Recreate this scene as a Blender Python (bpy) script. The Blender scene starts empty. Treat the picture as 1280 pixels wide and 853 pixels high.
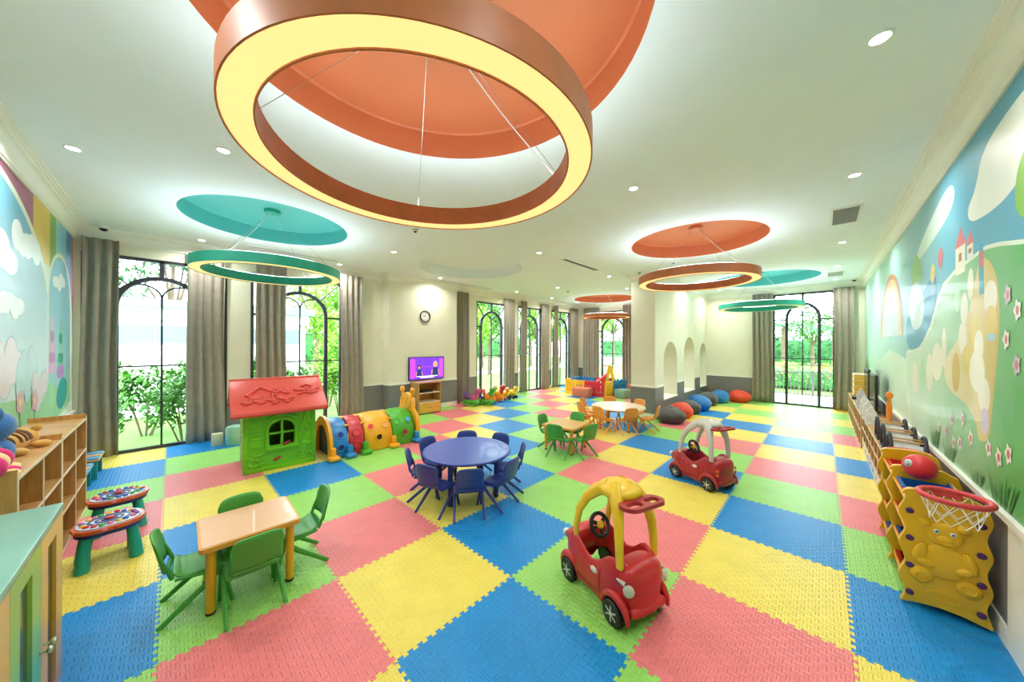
import bpy, bmesh, math, random
from mathutils import Vector, Matrix, noise
from mathutils.geometry import tessellate_polygon

scene = bpy.context.scene
C = scene.collection
PI = math.pi
R = math.radians

# ------------------------------------------------------------------ camera, world, light, exposure
cam_data = bpy.data.cameras.new('camera')
cam_data.sensor_width = 36.0
cam_data.lens = 406.68 / 1280 * 36.0
cam_data.shift_y = (430.44 - 426.5) / 1280
cam_data.clip_start = 0.02
cam_data.clip_end = 300
cam = bpy.data.objects.new('camera', cam_data)
C.objects.link(cam)
cam.matrix_world = (Matrix.Translation((-0.9344, -1.853, 1.9176)) @ Matrix.Rotation(0.763 - PI / 2, 4, 'Z')
                    @ Matrix.Rotation(PI / 2, 4, 'X') @ Matrix.Rotation(0.0039, 4, 'Z'))
scene.camera = cam

world = bpy.data.worlds.new('world')
scene.world = world
world.use_nodes = True
wn = world.node_tree.nodes
wn['Background'].inputs[0].default_value = (0.82, 0.93, 1.0, 1)
wn['Background'].inputs[1].default_value = 6.0

sun_data = bpy.data.lights.new('sun', 'SUN')
sun_data.energy = 1.6
sun_data.angle = R(3)
sun_data.color = (1, 0.95, 0.86)
sun = bpy.data.objects.new('sun', sun_data)
C.objects.link(sun)
sun.rotation_euler = (R(38), 0, R(-20))

vs = scene.view_settings
vs.view_transform = 'Standard'
vs.look = 'None'
vs.gamma = 1
vs.use_curve_mapping = False
vs.exposure = 0.98
scene.cycles.use_denoising = True
scene.cycles.max_bounces = 10
scene.cycles.diffuse_bounces = 6
scene.cycles.transparent_max_bounces = 16
scene.cycles.sample_clamp_indirect = 6
scene.cycles.caustics_reflective = False
scene.cycles.caustics_refractive = False

DOWNLIGHT_W = 10.2
RING_E = 0.6
UP_FILL_E = 7.5  # strength of the added ceiling fill on top of the rings

# ------------------------------------------------------------------ room numbers (metres, one floor mat = 1 m)
U0, U1, V0, V1, ZC = -2.03, 12.8, -2.72, 6.85, 3.8      # inner faces of the walls, ceiling height

# ------------------------------------------------------------------ materials
def lin(h):
    h = h.lstrip('#')
    out = []
    for k in (0, 2, 4):
        c = int(h[k:k + 2], 16) / 255
        out.append(c / 12.92 if c <= 0.04045 else ((c + 0.055) / 1.055) ** 2.4)
    return tuple(out)

MATS = {}
def mat(name, col, rough=0.5, metal=0.0, var=0.06, vscale=3.0, bump=0.0, bscale=30.0, coat=0.0, emis=None, stretch=None, spec=0.5, sheen=0.0):
    if name in MATS:
        return MATS[name]
    if isinstance(col, str):
        col = lin(col)
    m = bpy.data.materials.new(name)
    m.use_nodes = True
    nt = m.node_tree
    b = nt.nodes['Principled BSDF']
    b.inputs['Roughness'].default_value = rough
    b.inputs['Metallic'].default_value = metal
    b.inputs['Coat Weight'].default_value = coat
    b.inputs['Specular IOR Level'].default_value = spec
    b.inputs['Sheen Weight'].default_value = sheen
    tc = nt.nodes.new('ShaderNodeTexCoord')
    mp = nt.nodes.new('ShaderNodeMapping')
    nt.links.new(tc.outputs['Object'], mp.inputs['Vector'])
    if stretch:
        mp.inputs['Scale'].default_value = stretch
    nz = nt.nodes.new('ShaderNodeTexNoise')
    nz.inputs['Scale'].default_value = vscale
    nz.inputs['Detail'].default_value = 4
    nt.links.new(mp.outputs[0], nz.inputs['Vector'])
    mr = nt.nodes.new('ShaderNodeMapRange')
    mr.inputs[1].default_value = 0.3
    mr.inputs[2].default_value = 0.7
    nt.links.new(nz.outputs['Fac'], mr.inputs[0])
    mx = nt.nodes.new('ShaderNodeMix')
    mx.data_type = 'RGBA'
    nt.links.new(mr.outputs[0], mx.inputs[0])
    mx.inputs[6].default_value = tuple(max(0, c * (1 - var)) for c in col) + (1,)
    mx.inputs[7].default_value = tuple(min(1, c * (1 + var)) for c in col) + (1,)
    nt.links.new(mx.outputs[2], b.inputs['Base Color'])
    if bump:
        n2 = nt.nodes.new('ShaderNodeTexNoise')
        n2.inputs['Scale'].default_value = bscale
        n2.inputs['Detail'].default_value = 3
        nt.links.new(mp.outputs[0], n2.inputs['Vector'])
        bp = nt.nodes.new('ShaderNodeBump')
        bp.inputs['Strength'].default_value = bump
        bp.inputs['Distance'].default_value = 0.01
        nt.links.new(n2.outputs['Fac'], bp.inputs['Height'])
        nt.links.new(bp.outputs[0], b.inputs['Normal'])
    if emis:
        b.inputs['Emission Color'].default_value = tuple(emis[0]) + (1,)
        b.inputs['Emission Strength'].default_value = emis[1]
    MATS[name] = m
    return m

def glass_mat():
    m = bpy.data.materials.new('window_glass')
    m.use_nodes = True
    nt = m.node_tree
    nt.nodes.clear()
    out = nt.nodes.new('ShaderNodeOutputMaterial')
    mix = nt.nodes.new('ShaderNodeMixShader')
    tr = nt.nodes.new('ShaderNodeBsdfTransparent')
    tr.inputs[0].default_value = (0.95, 0.98, 0.98, 1)
    gl = nt.nodes.new('ShaderNodeBsdfGlossy')
    gl.inputs['Roughness'].default_value = 0.02
    fr = nt.nodes.new('ShaderNodeLayerWeight')
    fr.inputs[0].default_value = 0.15
    mul = nt.nodes.new('ShaderNodeMath')
    mul.operation = 'MULTIPLY'
    mul.inputs[1].default_value = 0.35
    nt.links.new(fr.outputs['Fresnel'], mul.inputs[0])
    nt.links.new(mul.outputs[0], mix.inputs[0])
    nt.links.new(tr.outputs[0], mix.inputs[1])
    nt.links.new(gl.outputs[0], mix.inputs[2])
    nt.links.new(mix.outputs[0], out.inputs[0])
    return m

def foam_mat(name, col):
    """EVA play mat: colour plus a fine basket-weave relief of short raised bars."""
    m = mat(name, col, rough=0.39, var=0.05, vscale=5, spec=0.36)
    nt = m.node_tree
    b = nt.nodes['Principled BSDF']
    tc = [n for n in nt.nodes if n.type == 'TEX_COORD'][0]
    sc = nt.nodes.new('ShaderNodeVectorMath')
    sc.operation = 'SCALE'
    sc.inputs['Scale'].default_value = 26.0
    nt.links.new(tc.outputs['Object'], sc.inputs[0])
    sx = nt.nodes.new('ShaderNodeSeparateXYZ')
    nt.links.new(sc.outputs[0], sx.inputs[0])
    def op(o, a, bb=None, c=None):
        n = nt.nodes.new('ShaderNodeMath')
        n.operation = o
        for k, x in enumerate((a, bb, c)):
            if x is None:
                continue
            if isinstance(x, (int, float)):
                n.inputs[k].default_value = x
            else:
                nt.links.new(x, n.inputs[k])
        return n.outputs[0]
    fx = op('ABSOLUTE', op('SUBTRACT', op('FRACT', sx.outputs[0]), 0.5))
    fy = op('ABSOLUTE', op('SUBTRACT', op('FRACT', sx.outputs[1]), 0.5))
    par = op('MODULO', op('ABSOLUTE', op('ADD', op('FLOOR', sx.outputs[0]), op('FLOOR', sx.outputs[1]))), 2.0)
    d = op('ADD', op('MULTIPLY', fx, par), op('MULTIPLY', fy, op('SUBTRACT', 1.0, par)))
    mr = nt.nodes.new('ShaderNodeMapRange')
    mr.interpolation_type = 'SMOOTHSTEP'
    mr.inputs[1].default_value = 0.14
    mr.inputs[2].default_value = 0.30
    mr.inputs[3].default_value = 1
    mr.inputs[4].default_value = 0
    nt.links.new(d, mr.inputs[0])
    bp = nt.nodes.new('ShaderNodeBump')
    bp.inputs['Strength'].default_value = 0.9
    bp.inputs['Distance'].default_value = 0.006
    nt.links.new(mr.outputs[0], bp.inputs['Height'])
    nt.links.new(bp.outputs[0], b.inputs['Normal'])
    return m

# ------------------------------------------------------------------ mesh builder
def smoothstep(a, b, x):
    t = max(0, min(1, (x - a) / (b - a)))
    return t * t * (3 - 2 * t)

_BOX = {}
class MB:
    def __init__(s):
        s.v = []
        s.f = []
    def add(s, vs_, fs, M=None):
        o = len(s.v)
        if M is not None:
            vs_ = [M @ Vector(p) for p in vs_]
        s.v += [tuple(p) for p in vs_]
        s.f += [tuple(i + o for i in f) for f in fs]
        return s
    def box(s, c, d, M=None, b=0.0, seg=2):
        bm = bmesh.new()
        bmesh.ops.create_cube(bm, size=1)
        for v in bm.verts:
            v.co = Vector((v.co.x * d[0], v.co.y * d[1], v.co.z * d[2]))
        if b > 0:
            bmesh.ops.bevel(bm, geom=bm.edges[:], offset=min(b, min(d) * 0.49), segments=seg, affect='EDGES', profile=0.5)
        bm.verts.index_update()
        vv = [v.co + Vector(c) for v in bm.verts]
        ff = [[v.index for v in f.verts] for f in bm.faces]
        bm.free()
        return s.add(vv, ff, M)
    def span(s, a, b_, M=None, b=0.0, seg=2):
        return s.box([(p + q) / 2 for p, q in zip(a, b_)], [abs(q - p) for p, q in zip(a, b_)], M, b, seg)
    def tube(s, pts, r, n=10, cap=True, closed=False, flat=1.0, M=None, up=(0, 0, 1)):
        pts = [Vector(p) for p in pts]
        N = len(pts)
        rr = r if isinstance(r, (list, tuple)) else [r] * N
        T = []
        for i in range(N):
            a = pts[(i - 1) % N] if (closed or i > 0) else pts[i]
            b_ = pts[(i + 1) % N] if (closed or i < N - 1) else pts[i]
            T.append((b_ - a).normalized())
        ref = Vector(up)
        if abs(T[0].dot(ref)) > 0.95:
            ref = Vector((1, 0, 0))
        nrm = (ref - T[0] * ref.dot(T[0])).normalized()
        vv = []
        for i in range(N):
            nrm = (nrm - T[i] * nrm.dot(T[i])).normalized()
            bn = T[i].cross(nrm)
            for k in range(n):
                a = 2 * PI * k / n
                vv.append(pts[i] + nrm * (math.cos(a) * rr[i] * flat) + bn * (math.sin(a) * rr[i]))
        ff = []
        for i in range(N if closed else N - 1):
            j = (i + 1) % N
            for k in range(n):
                l = (k + 1) % n
                ff.append((i * n + k, i * n + l, j * n + l, j * n + k))
        if cap and not closed:
            ff.append(tuple(range(n))[::-1])
            ff.append(tuple((N - 1) * n + k for k in range(n)))
        return s.add(vv, ff, M)
    def cyl(s, a, b_, r, r2=None, n=16, M=None):
        return s.tube([a, b_], [r, r if r2 is None else r2], n, M=M)
    def lathe(s, prof, n=24, M=None, c=(0, 0, 0), cap=True):
        vv = []
        ff = []
        for (r, z) in prof:
            for k in range(n):
                a = 2 * PI * k / n
                vv.append((c[0] + r * math.cos(a), c[1] + r * math.sin(a), c[2] + z))
        m = len(prof)
        for i in range(m - 1):
            for k in range(n):
                l = (k + 1) % n
                ff.append((i * n + k, i * n + l, (i + 1) * n + l, (i + 1) * n + k))
        if cap:
            ff.append(tuple(range(n))[::-1])
            ff.append(tuple((m - 1) * n + k for k in range(n)))
        return s.add(vv, ff, M)
    def ell(s, c, r, nu=16, nv=10, M=None, e=1.0, fn=None):
        """(super)ellipsoid; fn displaces a point"""
        pw = lambda x: math.copysign(abs(x) ** e, x)
        vv = []
        ff = []
        for j in range(1, nv):
            p = -PI / 2 + PI * j / nv
            for i in range(nu):
                a = 2 * PI * i / nu
                vv.append(Vector((r[0] * pw(math.cos(p)) * pw(math.cos(a)), r[1] * pw(math.cos(p)) * pw(math.sin(a)), r[2] * pw(math.sin(p)))))
        vv.append(Vector((0, 0, -r[2])))
        vv.append(Vector((0, 0, r[2])))
        S, Nn = len(vv) - 2, len(vv) - 1
        if fn:
            vv = [fn(p) for p in vv]
        vv = [p + Vector(c) for p in vv]
        for j in range(nv - 2):
            for i in range(nu):
                l = (i + 1) % nu
                ff.append((j * nu + i, j * nu + l, (j + 1) * nu + l, (j + 1) * nu + i))
        for i in range(nu):
            l = (i + 1) % nu
            ff.append((S, l, i))
            ff.append(((nv - 2) * nu + i, (nv - 2) * nu + l, Nn))
        return s.add(vv, ff, M)
    def torus(s, c, Rr, r, n=32, m=10, M=None, flat=1.0):
        pts = [(c[0] + Rr * math.cos(2 * PI * i / n), c[1] + Rr * math.sin(2 * PI * i / n), c[2]) for i in range(n)]
        return s.tube(pts, r, m, closed=True, M=M, flat=flat)
    def plate(s, outer, t, holes=(), M=None, z=0.0):
        """2D outline (with holes) extruded from z to z+t in local z"""
        loops = [list(outer)] + [list(h) for h in holes]
        flat = [p for l in loops for p in l]
        tris = tessellate_polygon([[Vector((p[0], p[1], 0)) for p in l] for l in loops])
        n = len(flat)
        vv = [(p[0], p[1], z) for p in flat] + [(p[0], p[1], z + t) for p in flat]
        ff = []
        for (a, b_, c) in tris:
            A, B, Cc = flat[a], flat[b_], flat[c]
            cr = (B[0] - A[0]) * (Cc[1] - A[1]) - (B[1] - A[1]) * (Cc[0] - A[0])
            if abs(cr) < 1e-12:
                continue
            if cr < 0:
                b_, c = c, b_
            ff.append((a + n, b_ + n, c + n))
            ff.append((c, b_, a))
        o = 0
        for l in loops:
            m = len(l)
            area = sum(l[i][0] * l[(i + 1) % m][1] - l[(i + 1) % m][0] * l[i][1] for i in range(m))
            ccw = area > 0
            want = ccw if l is loops[0] else (not ccw)
            for i in range(m):
                j = (i + 1) % m
                if (l is loops[0] and ccw) or (l is not loops[0] and not ccw):
                    ff.append((o + i, o + j, n + o + j, n + o + i))
                else:
                    ff.append((o + j, o + i, n + o + i, n + o + j))
            o += m
        return s.add(vv, ff, M)
    def surf(s, fn, nu, nv, M=None, cu=False):
        vv = [fn(i / (nu if cu else nu - 1), j / (nv - 1)) for j in range(nv) for i in range(nu)]
        ff = []
        for j in range(nv - 1):
            for i in range(nu if cu else nu - 1):
                l = (i + 1) % nu
                ff.append((j * nu + i, j * nu + l, (j + 1) * nu + l, (j + 1) * nu + i))
        return s.add(vv, ff, M)
    def mesh(s, name, m, smooth=35):
        me = bpy.data.meshes.new(name)
        me.from_pydata(s.v, [], s.f)
        me.validate(clean_customdata=False)
        if m is not None:
            me.materials.append(m)
        if smooth:
            me.polygons.foreach_set('use_smooth', [True] * len(me.polygons))
            me.set_sharp_from_angle(angle=R(smooth))
        me.update()
        return me
    def build(s, name, m, parent=None, smooth=35, solid=0.0, label=None, kind=None, loc=None):
        o = bpy.data.objects.new(name, s.mesh(name, m, smooth))
        C.objects.link(o)
        if parent is not None:
            o.parent = parent
        if solid:
            md = o.modifiers.new('thickness', 'SOLIDIFY')
            md.thickness = solid
            md.offset = 0
        if label:
            o['label'] = label
        if kind:
            o['kind'] = kind
        if loc:
            o.location = loc
        return o

def thing(name, label, cat, loc=(0, 0, 0), rz=0.0, group=None):
    o = bpy.data.objects.new(name, None)
    C.objects.link(o)
    o.empty_display_size = 0.1
    o.location = loc
    o.rotation_euler = (0, 0, rz)
    return tag(o, label, cat, group)

def tag(o, label, cat, group=None, kind=None):
    o['label'] = label
    o['category'] = cat
    if group:
        o['group'] = group
    if kind:
        o['kind'] = kind
    return o

def struct(o):
    o['kind'] = 'structure'
    return o

def kids(o):
    return [c for c in bpy.data.objects if c.parent == o]

def copy_tree(o, parent=None):
    c = o.copy()
    C.objects.link(c)
    if parent is not None:
        c.parent = parent
    for ch in kids(o):
        copy_tree(ch, c)
    return c

def put(root, loc, rz, label, group=None, first=False):
    r = root if first else copy_tree(root)
    r.location = loc
    r.rotation_euler = (0, 0, rz)
    r['label'] = label
    if root.name.startswith('child_chair'):
        r.scale = (0.93, 0.97, 1.0)
    if group:
        r['group'] = group
    return r

def rrect(w, h, r, n=5, cx=0, cy=0):
    pts = []
    for (sx, sy, a0) in ((1, 1, 0), (-1, 1, 90), (-1, -1, 180), (1, -1, 270)):
        for k in range(n + 1):
            a = R(a0 + 90 * k / n)
            pts.append((cx + sx * (w / 2 - r) + r * math.cos(a), cy + sy * (h / 2 - r) + r * math.sin(a)))
    return pts

def circle(cx, cy, rx, ry=None, n=24):
    ry = rx if ry is None else ry
    return [(cx + rx * math.cos(2 * PI * k / n), cy + ry * math.sin(2 * PI * k / n)) for k in range(n)]

XZ = Matrix(((1, 0, 0, 0), (0, 0, -1, 0), (0, 1, 0, 0), (0, 0, 0, 1)))     # local (x,y,z) -> (x,-z,y): a plate standing in the u-z plane, front towards -v
YZ = Matrix(((0, 0, 1, 0), (1, 0, 0, 0), (0, 1, 0, 0), (0, 0, 0, 1)))      # local (x,y,z) -> (z,x,y): a plate standing in the v-z plane, front towards +u
T = Matrix.Translation
def RX(a): return Matrix.Rotation(a, 4, 'X')
def RY(a): return Matrix.Rotation(a, 4, 'Y')
def RZ(a): return Matrix.Rotation(a, 4, 'Z')
# ------------------------------------------------------------------ palette
cream = mat('cream_wall_paint', '#E9E6D0', 0.6, var=0.02, bump=0.03, bscale=60)
white_paint = mat('white_trim_paint', '#F1F0E6', 0.45, var=0.015)
ceil_paint = mat('white_ceiling_paint', '#EFF4F6', 0.7, var=0.015)
grey_panel = mat('grey_wainscot_paint', '#7E7E7C', 0.45, var=0.04)
dark_metal = mat('charcoal_window_metal', '#34363C', 0.4, var=0.05)
glass = glass_mat()
curtain_m = mat('taupe_curtain_cloth', '#9C9486', 0.85, var=0.08, vscale=8, bump=0.15, bscale=200, sheen=0.2)
wood = mat('oak_board', '#C08F50', 0.38, var=0.22, vscale=5, stretch=(6, 6, 0.7))
wood_h = mat('oak_board_lengthwise', '#C4955A', 0.35, var=0.2, vscale=5, stretch=(6, 0.7, 6))
wood_edge = mat('pale_board_edge', '#EAD9BE', 0.5, var=0.08)
black_pl = mat('black_plastic', '#15161A', 0.4, var=0.1)
white_pl = mat('white_plastic', '#E8E8E6', 0.4, var=0.03)
steel = mat('brushed_steel', '#C9C9C6', 0.25, metal=1.0, var=0.05)
teal_paint = mat('teal_recess_paint', '#55B2AC', 0.6, var=0.03)
teal_ring = mat('teal_ring_enamel', '#1F9E84', 0.5, var=0.06)
coral_paint = mat('coral_recess_paint', '#CC7348', 0.6, var=0.03)
coral_ring = mat('copper_orange_ring_enamel', '#C26C3E', 0.45, var=0.12, vscale=6)
glow = mat('warm_light_diffuser', '#C89A58', 0.6, emis=((1.0, 0.66, 0.26), RING_E))
up_fill_glow = mat('added_up_fill', '#FFFFFF', 0.6, emis=((0.76, 0.90, 1.0), UP_FILL_E))  # glow of the added strips that brighten the ceiling
down_glow = mat('downlight_lens', '#FFFFFF', 0.5, emis=((1.0, 0.93, 0.80), 14.0))

# ------------------------------------------------------------------ floor: base slab and interlocking foam mats
floor = struct(MB().span((U0 - 0.3, V0 - 0.3, -0.2), (U1 + 0.3, V1 + 0.3, -0.022)).build('floor', mat('concrete_screed', '#8C8A84', 0.8), smooth=0))
TEETH = 15
WAVE = []
_p = 1.0 / TEETH
for _k in range(TEETH):
    _s = _k * _p
    WAVE += [(_s + _p * 0.28, -0.011), (_s + _p * 0.20, 0.011), (_s + _p * 0.80, 0.011), (_s + _p * 0.72, -0.011)]
GAP = 0.0009
def mat_outline():
    pts = [(GAP, GAP)]
    pts += [(t, o + GAP) for t, o in WAVE] + [(1 - GAP, GAP)]
    pts += [(1 + o - GAP, t) for t, o in WAVE] + [(1 - GAP, 1 - GAP)]
    pts += [(t, 1 + o - GAP) for t, o in reversed(WAVE)] + [(GAP, 1 - GAP)]
    pts += [(o + GAP, t) for t, o in reversed(WAVE)]
    return pts
def clip(poly, ax, lim, keep_less):
    out = []
    n = len(poly)
    for i in range(n):
        a, b = poly[i], poly[(i + 1) % n]
        ia = (a[ax] <= lim) if keep_less else (a[ax] >= lim)
        ib = (b[ax] <= lim) if keep_less else (b[ax] >= lim)
        if ia:
            out.append(a)
        if ia != ib:
            t = (lim - a[ax]) / (b[ax] - a[ax])
            out.append((a[0] + (b[0] - a[0]) * t, a[1] + (b[1] - a[1]) * t))
    return out
MATCOL = {'Y': foam_mat('yellow_foam', '#EBD75E'), 'B': foam_mat('blue_foam', '#1287CE'), 'G': foam_mat('green_foam', '#97D566'), 'P': foam_mat('pink_foam', '#E77C80')}
EXC = {(7, -3): 'Y', (8, -3): 'P', (9, -3): 'G', (10, -3): 'Y', (11, -3): 'G', (12, -3): 'Y', (8, -2): 'Y', (9, -2): 'G', (10, -2): 'Y', (11, -2): 'G', (12, -2): 'G',
       (9, -1): 'Y', (10, -1): 'G', (11, -1): 'Y', (12, -1): 'G', (10, 0): 'Y', (11, 0): 'G', (12, 0): 'Y'}
_tiles = {}
for i in range(-2, 13):
    for j in range(-3, 7):
        key = (i == 12, j == -3, j == 6, i == -2)
        if key not in _tiles:
            pl = mat_outline()
            if i == 12: pl = clip(pl, 0, U1 - 12 - 0.002, True)
            if j == -3: pl = clip(pl, 1, V0 + 3 + 0.002, False)
            if j == 6: pl = clip(pl, 1, V1 - 6 - 0.002, True)
            if i == -2: pl = clip(pl, 0, -0.012, False)
            _tiles[key] = MB().plate(pl, 0.018, z=-0.018).mesh('foam_mat', MATCOL['Y'], smooth=0)
        c = EXC.get((i, j), 'YBGP'[(i - j) % 4])
        o = bpy.data.objects.new('foam_mat', _tiles[key])
        C.objects.link(o)
        o.location = (i, j, 0)
        o.material_slots[0].link = 'OBJECT'
        o.material_slots[0].material = MATCOL[c]
        o.parent = floor

# ------------------------------------------------------------------ ceiling with round recesses
RECESS = [((0.17, -0.10), 1.30, coral_paint), ((0.17, 4.50), 1.07, teal_paint), ((5.70, -0.14), 1.09, coral_paint),
          ((10.75, -0.57), 1.25, teal_paint), ((11.42, 4.68), 1.23, coral_paint), ((4.20, 4.48), 1.27, ceil_paint)]
holes = [circle(c[0], c[1], r, n=72) for c, r, m in RECESS]
ceiling = struct(MB().plate([(U0 - 0.3, V0 - 0.3), (U1 + 0.3, V0 - 0.3), (U1 + 0.3, V1 + 0.3), (U0 - 0.3, V1 + 0.3)], 0.30, holes, z=ZC).build('ceiling', ceil_paint, smooth=0))
for (c, r, m) in RECESS:
    MB().lathe([(r + 0.03, 0.275), (r, 0.27), (r, 0.002), (r - 0.004, 0.002), (r - 0.004, 0.235), (r - 0.02, 0.25), (0.01, 0.25), (0.01, 0.275)], n=72, c=(c[0], c[1], ZC), cap=False).build('ceiling_recess', m, ceiling, smooth=40)

# ------------------------------------------------------------------ walls
WIN_B = [(-1.06, 0.9), (1.11, 0.9), (7.12, 0.74), (9.24, 0.74), (11.42, 0.74)]
WIN_E = [(-1.385, 0.735), (5.02, 0.74)]
WTOP = 3.42
WTOP_E = [3.58, 3.44]
def rect(x0, x1, y0, y1): return [(x0, y0), (x1, y0), (x1, y1), (x0, y1)]
wall_back = struct(MB().plate(rect(U0 - 0.25, U1 + 0.25, -0.02, ZC), 0.25, [rect(c - h, c + h, 0.001, WTOP) for c, h in WIN_B], M=T((0, V1 + 0.25, 0)) @ XZ).build('wall_back', cream, smooth=0))
wall_end = struct(MB().plate(rect(V0, V1, -0.02, ZC), 0.25, [rect(c - h, c + h, 0.001, WTOP_E[k]) for k, (c, h) in enumerate(WIN_E)], M=T((U1, 0, 0)) @ YZ).build('wall_end', cream, smooth=0))
wall_left = struct(MB().span((U0 - 0.25, V0 - 0.25, -0.02), (U0, V1, ZC)).build('wall_left', cream, smooth=0))
wall_right = struct(MB().span((U0, V0 - 0.25, -0.02), (U1 + 0.25, V0, ZC)).build('wall_right', cream, smooth=0))
wall_bump = struct(MB().span((3.06, 6.5, -0.02), (5.28, V1, ZC)).build('wall_chimney_breast', cream, smooth=0))
# partition with three arched openings
PV0, PV1, PU0 = 1.27, 1.90, 7.65
def arch_hole(a, b, z0, top):
    r = (b - a) / 2
    c = (a + b) / 2
    h = min(r, 0.55)
    return [(a, z0), (b, z0), (b, top - h)] + [(c + r * math.cos(PI * k / 14), top - h + h * math.sin(PI * k / 14)) for k in range(1, 14)] + [(a, top - h)]
wall_part = struct(MB().plate(rect(PU0, U1, -0.02, ZC), PV1 - PV0, [arch_hole(8.27, 9.42, 0.44, 2.0), arch_hole(10.06, 11.22, 0.44, 2.17), arch_hole(11.86, 12.74, 0.44, 1.98)], M=T((0, PV1, 0)) @ XZ).build('wall_partition', cream, smooth=30))

# crown moulding along the whole outline
OUT = [(U0, V0), (U1, V0), (U1, PV0), (PU0, PV0), (PU0, PV1), (U1, PV1), (U1, V1), (5.28, V1), (5.28, 6.5), (3.06, 6.5), (3.06, V1), (U0, V1)]
def inset(d):
    res = []
    n = len(OUT)
    for i in range(n):
        a, b, c = OUT[i - 1], OUT[i], OUT[(i + 1) % n]
        d1 = Vector((b[0] - a[0], b[1] - a[1])).normalized()
        d2 = Vector((c[0] - b[0], c[1] - b[1])).normalized()
        n1, n2 = Vector((-d1.y, d1.x)), Vector((-d2.y, d2.x))
        res.append((b[0] + d * (n1.x + n2.x), b[1] + d * (n1.y + n2.y)))
    return res
prof = [(0.0, 3.60), (0.018, 3.60), (0.018, 3.625), (0.03, 3.63), (0.035, 3.66), (0.06, 3.70), (0.10, 3.735), (0.115, 3.74), (0.115, 3.765), (0.14, 3.77), (0.14, 3.785), (0.165, 3.785), (0.165, 3.80)]
mb = MB()
n = len(OUT)
vv = [(x, y, z) for d, z in prof for (x, y) in inset(d)]
ff = [(k * n + i, (k + 1) * n + i, (k + 1) * n + (i + 1) % n, k * n + (i + 1) % n) for k in range(len(prof) - 1) for i in range(n)]
struct(mb.add(vv, ff).build('trim_1', white_paint, smooth=30))

# wainscot, chair rail and baseboard for each stretch of wall
def wainscot(parent, a, b, nrm, base_h=0.13, top=0.80):
    a, b, nv = Vector(a), Vector(b), Vector(nrm)
    def slab(name, z0, z1, t, m):
        p = [a, b, b + nv * t, a + nv * t]
        vv = [(q.x, q.y, z) for z in (z0, z1) for q in p]
        fs = [(0, 1, 5, 4), (1, 2, 6, 5), (2, 3, 7, 6), (3, 0, 4, 7), (4, 5, 6, 7), (3, 2, 1, 0)]
        MB().add(vv, fs).build(name, m, parent, smooth=0)
    slab('wainscot_panel', base_h, top, 0.012, grey_panel)
    slab('baseboard', 0.0, base_h, 0.022, white_paint)
    slab('chair_rail', top - 0.005, top + 0.035, 0.03, white_paint)
edges = [U0] + [x for c, h in WIN_B[:2] for x in (c - h, c + h)] + [3.06]
for k in range(0, len(edges), 2):
    if edges[k + 1] - edges[k] > 0.08:
        wainscot(wall_back, (edges[k], V1), (edges[k + 1], V1), (0, -1))
edges = [5.28] + [x for c, h in WIN_B[2:] for x in (c - h, c + h)] + [U1]
for k in range(0, len(edges), 2):
    wainscot(wall_back, (edges[k], V1), (edges[k + 1], V1), (0, -1))
wainscot(wall_bump, (3.06, 6.5), (5.28, 6.5), (0, -1))
wainscot(wall_bump, (3.06, V1), (3.06, 6.5), (-1, 0))
wainscot(wall_bump, (5.28, 6.5), (5.28, V1), (1, 0))
wainscot(wall_end, (U1, V0), (U1, -1.385 - 0.735), (-1, 0))
wainscot(wall_end, (U1, -0.65), (U1, PV0), (-1, 0))
wainscot(wall_end, (U1, PV1), (U1, 4.28), (-1, 0))
wainscot(wall_end, (U1, 5.76), (U1, V1), (-1, 0))
wainscot(wall_part, (PU0, PV1), (PU0, PV0), (-1, 0))
for a, b in ((PU0, 8.27), (9.42, 10.06), (11.22, 11.86)):
    wainscot(wall_part, (a, PV0), (b, PV0), (0, -1))
for a, b in ((8.27, 9.42), (10.06, 11.22), (11.86, 12.74)):
    MB().span((a, PV0 - 0.012, 0.13), (b, PV0, 0.42)).build('wainscot_panel', grey_panel, wall_part, smooth=0)
    MB().span((a, PV0 - 0.022, 0), (b, PV0, 0.13)).build('baseboard', white_paint, wall_part, smooth=0)
    MB().span((a + 0.003, PV0 - 0.03, 0.415), (b - 0.003, PV1 + 0.03, 0.445)).build('arch_sill', white_paint, wall_part, smooth=0)
wainscot(wall_right, (2.72, V0), (U1, V0), (0, 1))
MB().span((U0, V0, 0), (2.72, V0 + 0.02, 0.80)).build('white_dado', white_paint, wall_right, smooth=0)
MB().span((U0, V0, 0.795), (2.72, V0 + 0.03, 0.835)).build('chair_rail', white_paint, wall_right, smooth=0)
wainscot(wall_left, (U0, V1), (U0, V0), (1, 0))

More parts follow.
